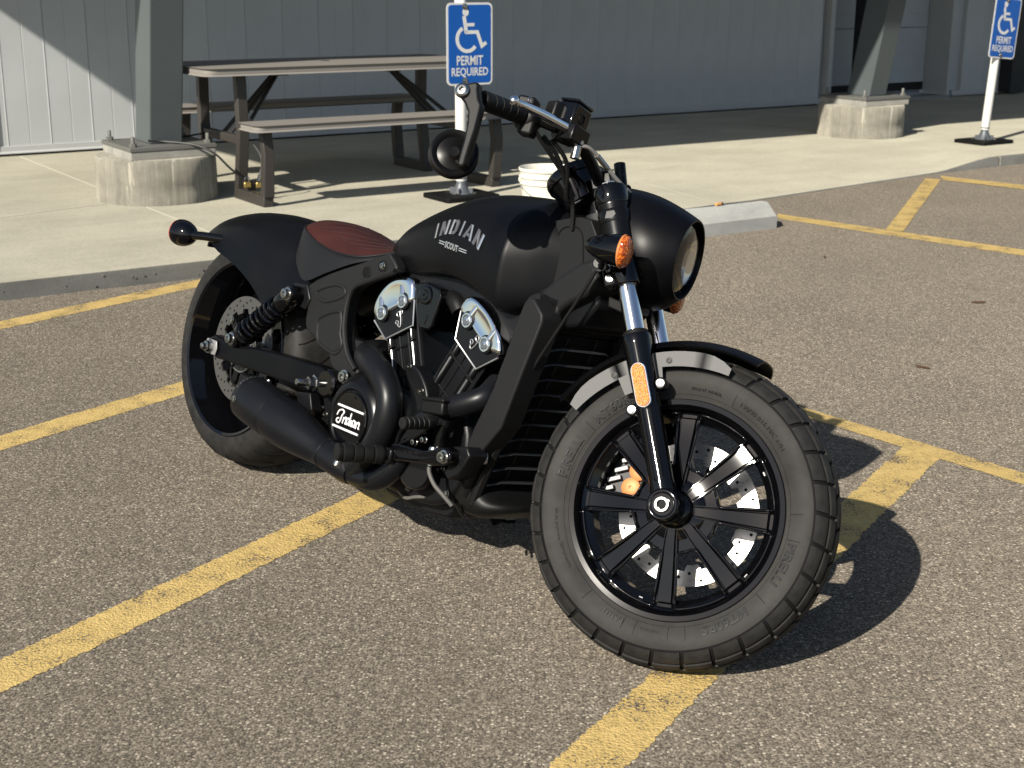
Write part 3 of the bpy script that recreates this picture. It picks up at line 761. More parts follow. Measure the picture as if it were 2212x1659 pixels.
# caliper behind the left leg
ca = fpart('front_brake_caliper', G().prism([(WB-.185, .385), (WB-.150, .415), (WB-.095, .405), (WB-.085, .335), (WB-.10, .30), (WB-.165, .305), (WB-.19, .335)], .03, .095), 'castdark', bevel=.006)
for (x, z) in ((-.119, .053), (-.125, .015)):
    obj('piston', G().lathe([(.0205, 0), (.0205, .010), (.0190, .011), (.004, .011), (.004, .007), (0, .007)], (WB+x, .031, RF+z), (0, -1, 0), 24), 'brown', ca)
for k in range(4):
    obj('caliper_fin', G().box((WB-.170+.009*k-.004, .024, RF-.002+.024*k), (.030, .016, .009), Matrix.Rotation(rad(-30), 3, 'Y')), 'castalu', ca, bevel=.001)

# ------------------------------------------------ fork
FD = SDr                                            # along the legs
def fp(s, y, off=0.):                               # point on a leg, s metres above the axle
    return Vector((WB-.004, y, RF)) + FD*s + Vector((cos(RK), 0, sin(RK)))*off
for sd in (-1, 1):
    y = sd*.100
    leg = fpart('fork_leg', G().lathe([(.0, -.034), (.020, -.032), (.026, -.020), (.028, .02), (.0255, .055), (.0255, .20), (.0275, .26), (.0285, .31), (.0300, .335), (.0305, .350), (.0290, .355), (.024, .358)], fp(0, y), FD, 28), 'gloss')
    obj('stanchion', G().lathe([(.0205, .35), (.0205, .48)], fp(0, y), FD, 32), 'chromesoft', leg)
    obj('dust_seal', G().lathe([(.0265, .350), (.0270, .362), (.0215, .366)], fp(0, y), FD, 28), 'rubber', leg)
    ax_ = obj('axle_boss', G().lathe([(.034, -.022), (.0345, .022), (.0325, .030), (.027, .033), (.0235, .030), (.0, .030)], fp(0, y), (0, sd, 0), 32), 'gloss', leg, bevel=.002)
    obj('axle_bolt', G().lathe([(.0150, .028), (.0150, .036), (.0142, .0372), (.0105, .0372), (.0095, .026), (0, .026)], fp(0, y), (0, sd, 0), 24), 'steel', leg)
    # slim channel along the lower leg
    chn = G()
    for s0 in (-.0085, .0085):
        chn.tube([fp(.055, y+sd*.0225, s0), fp(.22, y+sd*.0235, s0)], .0034, 8)
    chn.tube(spl([fp(.055, y+sd*.0225, -.0085), fp(.047, y+sd*.0225, 0), fp(.055, y+sd*.0225, .0085)], 5), .0034, 8)
    obj('leg_rib', chn, 'gloss', leg)
    # reflector in a chrome bezel
    rf = []
    def capsule(hw_, L_, r, k=10): return [(r*cos(rad(180*i/k)), L_/2+r*sin(rad(180*i/k))) for i in range(k+1)] + [(-r*cos(rad(180*i/k)), -L_/2-r*sin(rad(180*i/k))) for i in range(k+1)]
    def onleg(g, poly, h0, h1, s_c):
        f = lambda a, h, b_: fp(s_c+b_, y+sd*h, a)
        return g.prism(poly, h0, h1, f)
    bz = obj('reflector_bezel', onleg(G(), capsule(0, .062, .0165), .024, .0335, .245), 'chrome', leg, bevel=.0015)
    obj('reflector', onleg(G(), capsule(0, .062, .0135), .030, .0365, .245), 'reflector', leg, bevel=.001)
    lug = G()
    for s0, off in ((.205, -.034), (.245, .034)):
        lug.lathe([(.013, -.012), (.013, .012)], fp(s0, y-sd*.004, off), (0, sd, 0), 16)
        lug.box(fp(s0, y-sd*.004, off*.6), (.03, .02, .018), Matrix.Rotation(-RK, 3, 'Y'))
    obj('fender_lug', lug, 'gloss', leg, bevel=.002)
    bl_ = BL()
    for s0, off in ((.205, -.034), (.245, .034)): bolt(bl_, fp(s0, y+sd*.008, off), (0, sd, 0), .0065, .007)
    bolts('fender_bolt', bl_, 'steel', leg)
    # upper sleeve and clamps
    up_ = fpart('fork_sleeve', G().lathe([(.0315, .550), (.0330, .555), (.0330, .632), (.0345, .636), (.0345, .640)], fp(0, y), FD, 32), 'satin')
    obj('sleeve_ring', G().lathe([(.0335, .598), (.0352, .602), (.0352, .622), (.0335, .626)], fp(0, y), FD, 32), 'satin', up_)
    obj('sleeve_window', onleg(G(), [(-.012, -.006), (.004, -.009), (.012, -.002), (.010, .006), (-.006, .008)], .0345, .0362, .612), 'satin', up_)
    obj('top_cap', G().lathe([(.0350, .640), (.0365, .643), (.0365, .674), (.0345, .680), (.026, .682), (.024, .686), (.0, .687)], fp(0, y), FD, 32), 'gloss', up_)
    obj('cap_nut', G().lathe([(.015, .686), (.015, .693)], fp(0, y), FD, 6), 'alu', up_)
    lc = fpart('lower_clamp', G().lathe([(.0290, .462), (.0310, .466), (.0310, .540), (.0290, .545)], fp(0, y), FD, 32).box(fp(.503, y-sd*.03, -.03), (.03, .05, .05), Matrix.Rotation(-RK, 3, 'Y')), 'gloss', bevel=.002)
    bl_ = BL()
    for s0 in (.482, .503): bolt(bl_, fp(s0, y+sd*.024, -.028), (0, sd, 0), .0065, .007)
    obj('clamp_boss', G().box(fp(.492, y+sd*.008, -.028), (.028, .034, .055), Matrix.Rotation(-RK, 3, 'Y')), 'gloss', lc, bevel=.004)
    bolts('clamp_bolt', bl_, 'steel', lc)
    # bullet indicator
    Lc = Vector((1.343, sd*.205, .774)); ti = fpart('turn_signal', G().lathe([(0, -.082), (.008, -.0815), (.014, -.076), (.022, -.062), (.0285, -.042), (.032, -.022), (.0335, -.006), (.0335, -.002)], Lc, (1, 0, .05), 36), 'gloss')
    obj('amber_lens', G().lathe([(.0325, -.004), (.0330, .000), (.0315, .006), (.024, .012), (.012, .0155), (0, .0165)], Lc, (1, 0, .05), 36), 'amber', ti)
    obj('lens_ring', G().lathe([(.0337, -.0035), (.0345, -.002), (.0337, .0005)], Lc, (1, 0, .05), 36, False), 'brown', ti)
    obj('signal_stalk', G().tube([Lc+Vector((-.035, 0, -.02)), Lc+Vector((-.045, -sd*.03, -.030)), (1.275, sd*.13, .742)], .009, 10), 'satin', ti)
    obj('stalk_bolt', G().lathe([(.016, 0), (.016, .006), (.010, .007), (.010, .013), (0, .013)], (1.281, sd*.150, .746), (0, sd, 0), 16), 'satin', ti)
fpart('axle_shaft', G().lathe([(.0095, -.10), (.0095, .10)], fp(0, 0), Y, 16), 'steel')
br_ = fpart('triple_clamp', G().box(fp(.660, 0), (.07, .19, .03), Matrix.Rotation(-RK, 3, 'Y')).box(fp(.503, 0), (.07, .19, .05), Matrix.Rotation(-RK, 3, 'Y')), 'rubber', bevel=.006)
fpart('steering_stem', G().lathe([(.03, .45), (.03, .70)], fp(0, 0, -.055), FD, 20), 'satin')
fpart('horn_bracket', G().prism([(1.290, .700), (1.335, .694), (1.350, .682), (1.335, .672), (1.295, .678)], -.070, -.05), 'rubber', bevel=.003)

# ------------------------------------------------ front fender
def arcfender(a0, a1, r, hw, n=28, rfun=None):
    rings = []
    for i in range(n+1):
        a = rad(a0+(a1-a0)*i/n); row = []
        t = i/n; hh = hw*(1-.10*(2*t-1)**6)
        for j in range(13):
            q = -1+2*j/12; yy = hh*math.copysign(abs(q)**.85, q); rr = r-.018*abs(q)**3.2
            row.append((FC.x+rr*cos(a), yy, FC.z+rr*sin(a)))
        for j in range(12, -1, -1):
            q = -1+2*j/12; yy = (hh-.003)*math.copysign(abs(q)**.85, q); rr = r-.0035-.018*abs(q)**3.2
            row.append((FC.x+rr*cos(a), yy, FC.z+rr*sin(a)))
        rings.append(row)
    return G().grid(rings, True, True, True)
ff = fpart('front_fender', arcfender(76.5, 155, .350, .079), 'matte', 40)
for sd in (-1, 1):
    # grey stay that follows the fender edge, with a foot down to the leg
    outl = []
    for i in range(19): a = rad(84+(153-84)*i/18); r_o = .318-(.012*(max(0, (i-15)/3))**2)-(.016*max(0, (3-i)/3)**2); outl.append((FC.x+r_o*cos(a), FC.z+r_o*sin(a)))
    for i in range(18, -1, -1): a = rad(84+(153-84)*i/18); outl.append((FC.x+.287*cos(a), FC.z+.287*sin(a)))
    n = len(outl)//2
    g = G(); yo = sd*.0835; yi = sd*.0805
    for i in range(n-1):
        g.prism([outl[i], outl[i+1], outl[2*n-2-i], outl[2*n-1-i]], yi, yo)
    sy = obj('fender_stay', g, 'frost', ff)
    for a, hgt in ((112, .245), (126, .25)):
        ar = rad(a); ar2 = rad(a+5); fg = G()
        fg.prism([(FC.x+.289*cos(ar), FC.z+.289*sin(ar)), (FC.x+.289*cos(ar2), FC.z+.289*sin(ar2)), (FC.x+hgt*cos(ar2), FC.z+hgt*sin(ar2)), (FC.x+hgt*cos(ar), FC.z+hgt*sin(ar))], sd*.0810, sd*.0840)
        obj('stay_foot', fg, 'frost', ff)
    bg_ = BL()
    for a in (109, 132): bolt(bg_, (FC.x+.299*cos(rad(a)), sd*.0835, FC.z+.299*sin(rad(a))), (0, sd, 0), .005, .003)
    bolts('stay_screw', bg_, 'plastic', ff)

# ------------------------------------------------ headlight nacelle
def nac(s, th):
    z_b = .826+.116*sin(th); xb = 1.249-(z_b-.914)*.524-.02; yb = .104*math.copysign(abs(cos(th))**.8, cos(th))
    xf = 1.407; zf = .8275+.0885*sin(th); yf = .0885*cos(th)
    t = s; bl = t**1.5*(.75)+.25*t*t
    bul = .010*sin(pi*t)
    return (xb+(xf-xb)*t, yb+(yf-yb)*bl + bul*cos(th), z_b+(zf-z_b)*bl + bul*sin(th))
nth = 64; rings = [[nac(i/14, 2*pi*k/nth) for k in range(nth)] for i in range(15)]
LC = Vector((1.407, 0, .8275))
for r, x in ((.0865, 1.4105), (.0835, 1.4100), (.0815, 1.4060), (.0800, 1.390)):
    rings.append([(x, r*cos(2*pi*k/nth), LC.z+r*sin(2*pi*k/nth)) for k in range(nth)])
hl = fpart('headlight_nacelle', G().grid(rings, True, True, False), 'matte', 50)
obj('headlight_lens', G().lathe([(.0785, 0), (.0785, .003), (.066, .010), (.045, .0155), (.022, .0185), (0, .0195), (0, .0165), (.045, .0125), (.066, .007), (.0755, 0)], (1.394, 0, LC.z), (1, 0, 0), 48, False), 'glass', hl)
bowl = G().lathe([(.0785, 1.388), (.074, 1.372), (.062, 1.352), (.045, 1.338), (.02, 1.330), (0, 1.330)], (0, 0, LC.z), (1, 0, 0), 40)
obj('reflector_bowl', bowl, 'bulb', hl)
rg = G()
rg.box((1.372, 0, LC.z), (.03, .15, .006)).box((1.372, 0, LC.z+.036), (.026, .12, .004)).box((1.372, 0, LC.z-.036), (.026, .12, .004))
rg.lathe([(.022, 1.345), (.026, 1.372), (.018, 1.378), (0, 1.380)], (0, .035, LC.z), (1, 0, 0), 20).lathe([(.022, 1.345), (.026, 1.372), (.018, 1.378), (0, 1.380)], (0, -.035, LC.z), (1, 0, 0), 20)
obj('lamp_divider', rg, 'satin', hl)
obj('nacelle_slot', G().prism([(1.335, .7195), (1.36, .7245), (1.372, .7285), (1.365, .7325), (1.34, .7275)], -.055, -.030), 'void', hl)

# ------------------------------------------------ handlebar and controls (turn with the fork)
hb = fpart('handlebar', G(), 'satin') if False else None
def mirror_pts(pts, s): return [(x, y*s, z) for x, y, z in pts]
barp = [(1.185, -.045, .930), (1.180, -.075, .942), (1.165, -.115, .966), (1.145, -.160, .986), (1.100, -.205, .994), (1.050, -.250, .989), (1.014, -.375, .968)]
bar = fpart('handlebar', G().tube([(1.185, .045, .930)][:0] + spl([(x, -y, z) for x, y, z in barp[::-1]] + barp, 6), .0135, 14), 'satin')
for s in (1, -1):                                   # s=1: right hand side
    P = lambda x, y, z: Vector((x, y*s, z))
    ga, gb = P(1.050, -.252, .9885), P(1.0155, -.370, .9688); gd = (gb-ga).normalized(); L_ = (gb-ga).length
    gp = fpart('grip', G().lathe([(.0175, 0), (.0205, .003), (.0205, .008)] + [q for k in range(5) for q in ((.0198, .012+k*.022), (.0203, .018+k*.022), (.0203, .0300+k*.022), (.0185, .0315+k*.022), (.0185, .0330+k*.022))] + [(.0205, L_-.006), (.0195, L_-.001), (.014, L_)], ga, gd, 24), 'grip')
    sw_ = fpart('switch_housing', G().lathe([(.019, 0), (.028, .004), (.030, .020), (.0295, .040), (.024, .048)], ga-gd*.050, gd, 20).box(ga-gd*.03+Vector((-.012, 0, .026)), (.04, .038, .03)).box(ga-gd*.02+Vector((.012, 0, -.024)), (.034, .034, .032)), 'plastic', bevel=.006, seg=3)
    sb = BL(); bolt(sb, ga-gd*.028+Vector((.018, -.012*s, -.022)), (0.6, -s*.8, 0), .0045, .004); bolt(sb, ga-gd*.03+Vector((-.004, -.016*s, .034)), (.3, -s*.9, .3), .0045, .004)
    bolts('switch_screw', sb, 'steel', sw_)
    # lever
    lp = [P(1.150, -.190, .990), P(1.142, -.205, .993), P(1.118, -.258, .992), P(1.103, -.292, .990), P(1.088, -.335, .986), P(1.080, -.352, .985)]
    rr_ = [.010, .0115, .0105, .0085, .0065, .0055]
    lv = fpart('brake_lever' if s == 1 else 'clutch_lever', G().tube(spl([tuple(q) for q in lp], 5), [.0105+(.0060-.0105)*i/25+.0022*sin(pi*i/25) for i in range(26)], 12), 'chrome')
    obj('lever_ball', G().lathe([(.0105*sin(pi*k/10), -.0105*cos(pi*k/10)) for k in range(11)], P(1.079, -.355, .985), (0, 0, 1), 18, False), 'chrome', lv)
    if s == 1:
        mcyl = fpart('brake_reservoir', G().box((1.132, -.178, 1.024), (.046, .060, .054), Matrix.Rotation(rad(-14), 3, 'Z')), 'gloss', bevel=.005, seg=3)
        obj('reservoir_lid', G().box((1.132, -.178, 1.0545), (.0475, .0615, .007), Matrix.Rotation(rad(-14), 3, 'Z')), 'gloss', mcyl, bevel=.003)
        obj('sight_glass', G().lathe([(.012, 0), (.012, .003), (.009, .0035), (.009, .001), (0, .001)], (1.1535, -.1835, 1.024), (.97, -.24, 0), 18), 'plastic', mcyl)
        obj('clamp', G().lathe([(.024, -.022), (.026, -.018), (.026, .018), (.024, .022)], (1.128, -.185, .990), (-.5, -.55, 0), 18).box((1.145, -.182, .988), (.045, .06, .036), Matrix.Rotation(rad(-14), 3, 'Z')), 'satin', mcyl, bevel=.003)
        obj('lid_screw', G().lathe([(.004, 0), (.004, .002)], (1.150, -.156, 1.058), (0, .0, 1), 8), 'steel', mcyl)
        obj('button_block', G().box((1.098, -.200, 1.022), (.038, .030, .044), Matrix.Rotation(rad(-35), 3, 'Z')), 'plastic', mcyl, bevel=.005)
        # hose and banjo
        hs = fpart('brake_hose', G().tube(spl([(1.168, -.172, .972), (1.180, -.163, .975), (1.195, -.142, .968), (1.215, -.118, .953), (1.240, -.088, .936), (1.262, -.064, .924)], 6), .0042, 10), 'clear')
        obj('banjo', G().lathe([(.010, -.022), (.010, .006), (.0125, .008), (.0125, .016), (.009, .018), (.009, .040)], (1.160, -.174, .965), (-.1, 0, 1), 12), 'steel', hs)
        obj('hose_ferrule', G().tube([(1.196, -.141, .967), (1.216, -.117, .952)], .0062, 10), 'steel', hs)
        for d_ in (0, .012, .026):
            fpart('control_cable', G().tube(spl([(1.085+d_, -.226+d_, .965), (1.115+d_, -.185+d_, .935), (1.145, -.125+d_*.5, .900-d_), (1.155, -.09, .865), (1.165, -.075, .815)], 6), .0048, 8), 'rubber')
    # bar end mirror
    arm_ = [(.984, .969), (.988, .979), (1.001, .986), (1.017, .992), (1.023, .986), (1.025, .976), (1.034, .958), (1.043, .948), (1.045, .932), (1.048, .895), (1.048, .863), (1.049, .837), (1.051, .825), (1.044, .817), (1.033, .821), (1.032, .839), (1.030, .874), (1.025, .907), (1.018, .929), (1.005, .944), (.992, .953)]
    ms = fpart('bar_end_mirror', G().prism(arm_, -.412*s, -.388*s), 'plastic', bevel=.0055, seg=3)
    obj('mirror_pivot', G().lathe([(.0150, 0), (.0158, .004), (.0145, .009), (.0105, .0120), (.0090, .0125), (.0055, .0125), (.0045, .0060), (0, .0060)], P(.995, -.411, .966), (.10, -.98*s, .10), 24), 'steel', ms)
    mc_ = P(1.006, -.385, .848); nv = Vector((.42, -.89*s, .14)).normalized()
    obj('mirror_shell', G().lathe([(.0, .010), (.010, .0105), (.016, .004), (.034, -.001), (.0395, .004), (.0445, .0055), (.0485, .003), (.0505, -.003), (.0510, -.010), (.0500, -.014), (.047, -.015), (0, -.015)], mc_, nv, 56), 'mirror_back', ms)
    obj('mirror_glass', G().lathe([(.046, -.0152), (.046, -.0160), (0, -.0160)], mc_, nv, 40), 'chrome', ms)
    obj('mirror_ball', G().tube([P(1.020, -.386, .832), P(1.040, -.398, .824)], .0055, 10), 'steel', ms)
# risers, clamp and speedometer
rs = fpart('bar_riser', G().tube([(1.222, -.045, .895), (1.190, -.045, .935)], .022, 14).tube([(1.222, .045, .895), (1.190, .045, .935)], .022, 14).box((1.187, 0, .938), (.045, .13, .036), Matrix.Rotation(-RK, 3, 'Y')), 'satin', bevel=.003)
rb = BL()
for yy in (-.06, -.03, .03, .06): bolt(rb, (1.176, yy, .956), (-.48, 0, .87), .005, .005)
bolts('riser_bolt', rb, 'steel', rs)
fpart('cable_stub', G().tube([(1.20, .03, .955), (1.178, .03, 1.004)], .013, 12), 'satin')
sp0 = Vector((1.120, -.010, .918)); sd_ = Vector((-.72, 0, .69)).normalized()
spd = fpart('speedometer', G().lathe([(0, -.055), (.030, -.053), (.046, -.040), (.051, -.016), (.055, .016), (.0590, .018), (.0600, .030), (.057, .040), (.050, .040), (.049, .036), (0, .036)], sp0, sd_, 44), 'gloss')
obj('gauge_ribs', G().box(sp0+Vector((0, -.044, -.004)), (.030, .012, .026), Matrix.Rotation(rad(45), 3, 'Y')).box(sp0+Vector((.018, -.036, -.026)), (.034, .012, .028), Matrix.Rotation(rad(45), 3, 'Y')), 'satin', spd, bevel=.004)
obj('gauge_face', G().lathe([(.044, .0345), (0, .0345)], sp0, sd_, 40), 'plastic', spd)

# ------------------------------------------------ fuel tank
stn = [  # x, half width, top z, bottom z
    (.505, .012, .712, .690), (.530, .035, .722, .676), (.560, .060, .738, .664), (.600, .086, .760, .656), (.650, .110, .790, .653), (.740, .134, .832, .660), (.830, .150, .866, .670), (.905, .158, .884, .673), (.980, .164, .891, .660),
    (1.040, .1675, .893, .640), (1.070, .1685, .892, .630), (1.080, .1670, .891, .630), (1.092, .1590, .890, .632), (1.130, .128, .884, .650), (1.160, .100, .874, .672), (1.185, .075, .858, .70), (1.200, .050, .835, .74)]
tpl = [(0, 1), (.22, .985), (.44, .945), (.64, .875), (.80, .78), (.92, .66), (.985, .52), (1, .40), (.995, .26), (.97, .13), (.91, .035), (.80, 0), (.5, -.02), (0, -.02)]
def tring(x, w_, zt_, zb_):
    t = spl(tpl, 3); r = [(x, -a*w_, zb_+(zt_-zb_)*b_) for a, b_ in t]
    return r + [(x_, -y_, z_) for x_, y_, z_ in r[-2:0:-1]]
ss = spl(stn, 5)
tankg = G().grid([tring(*q) for q in ss], True, True, True)
tank = part('fuel_tank', tankg, 'matte', 60)
tbvh = BVHTree.FromPolygons([v.co.copy() for v in tank.data.vertices], [tuple(p.vertices) for p in tank.data.polygons])
def on_tank(x, z, off):
    h = tbvh.ray_cast(Vector((x, -.5, z)), Vector((0, 1, 0)))
    return Vector((x, (h[0].y if h[0] else -.15)-off, z))
def wrap(vs, fs, place, h, name, m, parent):
    """flat glyph -> thin raised piece lying on the tank"""
    n = len(vs); q = [place(v) for v in vs]
    topv = [on_tank(x, z, h) for x, z in q]; botv = [on_tank(x, z, -.001) for x, z in q]
    ed = {}
    for f in fs:
        for a, b_ in zip(f, f[1:]+f[:1]): ed[(a, b_)] = 1
    bd = [(a, b_) for a, b_ in ed if (b_, a) not in ed]
    return obj(name, G().add(topv+botv, list(fs)+[(a, b_, b_+n, a+n) for a, b_ in bd]), m, parent, 0)
# arched block letters, bevel light painted on each as a brighter silver strip
word = 'INDIAN'; ang_w = [.62, 1., 1., .62, 1.05, 1.05]
xs = []; acc = 0
for wd in ang_w: xs.append(acc+wd/2); acc += wd
def letter_polys(ch):
    b_ = .27
    if ch == 'I': return [[(.33, 0), (.67, 0), (.67, 1), (.33, 1)]]
    if ch == 'N': return [[(.08, 0), (.08+b_, 0), (.08+b_, 1), (.08, 1)], [(.92-b_, 0), (.92, 0), (.92, 1), (.92-b_, 1)], [(.08+b_, 1), (.08+b_, .55), (.92-b_, 0), (.92-b_, .45)]]
    if ch == 'D': return [[(.08, 0), (.08+b_, 0), (.08+b_, 1), (.08, 1)], [(.35, 0), (.72, 0), (.55, .2), (.35, .2)], [(.35, 1), (.35, .8), (.55, .8), (.72, 1)], [(.72, 0), (.92, .22), (.92, .78), (.72, 1), (.55, .8), (.65, .7), (.65, .3), (.55, .2)]]
    if ch == 'A': return [[(.02, 0), (.28, 0), (.55, 1), (.36, 1)], [(.98, 0), (.72, 0), (.45, 1), (.64, 1)], [(.28, .2), (.72, .2), (.66, .4), (.34, .4)]]
BX0, BX1 = .815, 1.005
for ch, wd, xc in zip(word, ang_w, xs):
    t = xc/acc; lx = BX0+(BX1-BX0)*t; lw = (BX1-BX0)*wd/acc*.98
    ht = .034; arch = .0245*(1-(2*t-1)**2); base = .7475+arch; sl_a = -(2*t-1)*.50
    vs, fs, hi_v, hi_f = [], [], [], []
    for k, pl in enumerate(letter_polys(ch)):
        o = len(vs); vs += pl; fs.append(tuple(range(o, o+len(pl))))
    def place(v, lx=lx, lw=lw, base=base, sl_a=sl_a):
        u_, w_ = v[0]-.5, v[1]
        return (lx+u_*lw+w_*ht*(-sl_a)*.55, base+w_*ht+u_*lw*sl_a)
    lt = wrap(vs, fs, place, .0028, 'tank_letter', 'badgedark', tank)
    # painted highlight in bright silver on the right-hand upright
    p0 = letter_polys(ch)[1 if ch in 'NA' else 0]
    xr = max(q[0] for q in p0)
    fc = [(xr-.16, 0), (xr, 0), (xr, 1), (xr-.16, 1)] if ch in 'IND' else [(.98, 0), (.82, 0), (.51, 1), (.64, 1)]
    if ch == 'D': fc = [(.19, 0), (.35, 0), (.35, 1), (.19, 1)]
    wrap(fc, [(0, 1, 2, 3)], place, .0036, 'letter_highlight', 'badge', tank)
vs, fs = text_mesh('SCOUT', 1., 0, .02)
x0 = min(v.x for v in vs); x1 = max(v.x for v in vs); y0 = min(v.y for v in vs); y1 = max(v.y for v in vs)
wrap([(v.x, v.y) for v in vs], fs, lambda v: (.872+(v[0]-x0)/(x1-x0)*.052, .736-((v[0]-x0)/(x1-x0)-.5)*.004+(v[1]-y0)/(y1-y0)*.015), .0026, 'tank_script', 'badge', tank)
bars_v, bars_f = [], []
for xa, xb_ in ((.846, .869), (.928, .958)):
    for dz_ in (.7405, .7455):
        o = len(bars_v); nn_ = 6
        for i in range(nn_+1):
            x = xa+(xb_-xa)*i/nn_; zz_ = dz_-(x-.898)*.075
            bars_v += [(x, zz_), (x, zz_+.0022)]
        for i in range(nn_): bars_f.append((o+2*i, o+2*i+2, o+2*i+3, o+2*i+1))
wrap(bars_v, bars_f, lambda v: v, .0026, 'tank_bars', 'badge', tank)

# ------------------------------------------------ seat
sst = [  # x, half width, centre z, seam z, skirt bottom z, skirt flare
    (.182, .030, .713, .708, .700, .002), (.192, .062, .718, .706, .682, .005), (.212, .088, .724, .703, .655, .009), (.245, .112, .728, .697, .624, .013), (.29, .128, .728, .687, .596, .016), (.35, .138, .722, .672, .572, .018), (.43, .138, .704, .660, .606, .014), (.51, .126, .696, .662, .644, .010), (.575, .100, .701, .680, .670, .008), (.630, .082, .709, .700, .692, .006)]
s2 = spl(sst, 6)
rings = []
for x, w_, zc, zs, zk, fl in s2:
    row = []
    for j in range(25):
        q = -1+2*j/24; b_ = 1-abs(q)**2.6
        row.append((x, q*w_, zs+(zc-zs)*b_+.004*(b_ if abs(q) > .3 else b_)))
    for j in range(24, -1, -1):
        q = -1+2*j/24; row.append((x, q*w_*.97, zs-.02))
    rings.append(row)
seat = part('seat', G().grid(rings, True, True, True), 'seat', 50)
rings = []
for x, w_, zc, zs, zk, fl in s2:
    row = []
    for t in (0, .15, .4, .7, 1.):
        row.append((x, -(w_+fl*math.sqrt(t)+.0008), zs+(zk-zs)*t))
    row += [(x, -(w_-.03), zk), (x, (w_-.03), zk)]
    for t in (1., .7, .4, .15, 0):
        row.append((x, (w_+fl*math.sqrt(t)+.0008), zs+(zk-zs)*t))
    row += [(x, w_-.006, zs-.004), (x, -(w_-.006), zs-.004)]
    rings.append(row)
obj('seat_skirt', G().grid(rings, True, True, True), 'vinyl', seat, 60)
sbv = BVHTree.FromPolygons([v.co.copy() for v in seat.data.vertices], [tuple(p.vertices) for p in seat.data.polygons])
def on_seat(x, y, off=.0002):
    h = sbv.ray_cast(Vector((x, y, 1.)), Vector((0, 0, -1))); return (x, y, (h[0].z if h[0] else .7)+off)
pipe = [(x, -(w_+.0015), zs+.001) for x, w_, zc, zs, zk, fl in s2]
obj('seat_piping', G().tube(pipe, .0028, 8).tube([(x, -y, z) for x, y, z in pipe], .0028, 8), 'vinyl', seat)
for k in range(6):                                 # fan of stitched pleats on each side
    for sd in (-1, 1):
        pts = []
        for i in range(13):
            t = i/12; xx = (.250+.045*k)+(.085+.012*k)*t; yy = sd*(.096-.086*t**1.25)
            pts.append(on_seat(xx, yy, -.0003))
        obj('pleat_stitch', G().tube(pts, .0013, 6), 'stitch', seat)

# ------------------------------------------------ rear fender
fst = [  # centre (x,z), shoulder (x,z), edge (x,z)
    (-.335, .612, -.200, .600, -.118, .576), (-.250, .666, -.130, .636, -.030, .556), (-.130, .702, -.035, .652, .045, .530), (-.010, .716, .055, .645, .102, .502),
    (.095, .716, .135, .620, .150, .472), (.190, .700, .205, .592, .190, .448), (.265, .672, .268, .567, .255, .468), (.325, .625, .322, .548, .318, .522)]
f2 = spl(fst, 5); rings = []
def frow(q, ins):
    cx, cz, sx, sz, ex, ez = q; row = []
    HW = .139-ins
    for j in range(10):
        a = (pi/2)*j/9*.90
        f_ = sin(a)/sin(pi/2*.90); h_ = (1-cos(a))/(1-cos(pi/2*.90))
        row.append((cx+(sx-cx)*h_*.85+(sx-cx)*.15*f_, -.124*f_+(ins if f_ else 0)*f_, cz+(sz-cz)*h_-ins*.5))
    for t in (.25, .5, .75, 1.):
        row.append((sx+(ex-sx)*t, -(.124+(.139-.124)*t**.5)+ins, sz+(ez-sz)*t))
    return row
for q in f2:
    a = frow(q, 0); b_ = frow(q, .004)
    left = [(x, -y, z) for x, y, z in a[1:]]; leftb = [(x, -y, z) for x, y, z in b_[1:]]
    rings.append(left[::-1]+a + b_[::-1]+leftb)
rf_ = part('rear_fender', G().grid(rings, True, True, True), 'matte', 60)
part('fender_strut', G().prism([(.16, .66), (.33, .61), (.36, .55), (.2, .55)], -.095, .095), 'castdark', bevel=.004)
for s in (1, -1):
    Lm = Vector((-.262, -s*.172, .603)); ax = Vector((-1, -.12*s, .0)).normalized()
    tl = part('rear_turn_signal', G().lathe([(0, -.050), (.012, -.046), (.022, -.038), (.031, -.024), (.037, -.006), (.0385, .010), (.0375, .018)], Lm, ax, 32), 'gloss')
    obj('red_lens', G().lathe([(.0375, .017), (.036, .023), (.024, .030), (0, .033)], Lm, ax, 32), 'red', tl)
    obj('signal_stalk', G().tube([Lm-ax*.035, (-.19, -s*.152, .608), (-.120, -s*.118, .613)], .0125, 12), 'gloss', tl)
part('plate_bracket', G().box((-.262, -.05, .588), (.05, .05, .006)).box((-.285, -.06, .580), (.010, .030, .014)).box((-.245, -.07, .583), (.02, .016, .010)), 'plastic', bevel=.002)

# ------------------------------------------------ rear wheel and drive
RC = Vector((0, 0, RR))
half_r = [(.2360, .1060), (.2440, .1085), (.2560, .1100), (.2700, .1090), (.2840, .1060), (.2950, .1000), (.3050, .0890), (.3130, .0720), (.3190, .0500), (.3235, .0250), (.3250, 0)]
prr = [(r, -y) for r, y in half_r]+[(r, y) for r, y in half_r[::-1][1:]]+[(.232, .09), (.232, -.09), (half_r[0][0], -half_r[0][1])]
rt_ = part('rear_tyre', G().grid(ring_pts(prr, RC, 120), True), 'tread', 60)
def rsw(r):
    for (r0, y0), (r1, y1) in zip(half_r[:-1], half_r[1:]):
        if r0 <= r <= r1: return y0+(y1-y0)*(r-r0)/(r1-r0)
    return .1
sg_ = G()
for k in range(26):
    for s in (-1, 1):
        a0 = rad(360*k/26+(7 if s > 0 else 0)); pts = []
        for i in range(9):
            t = i/8; yy = .098-.080*t; r = .3
            for (r0, y0), (r1, y1) in zip(half_r[:-1], half_r[1:]):
                if y1 <= yy <= y0 and r0 > .27: r = r0+(r1-r0)*(y0-yy)/(y0-y1)
            a = a0+.16*t**1.4; pts.append((r*cos(a), s*yy, RR+r*sin(a)))
        sg_.tube(pts, .0018, 6)
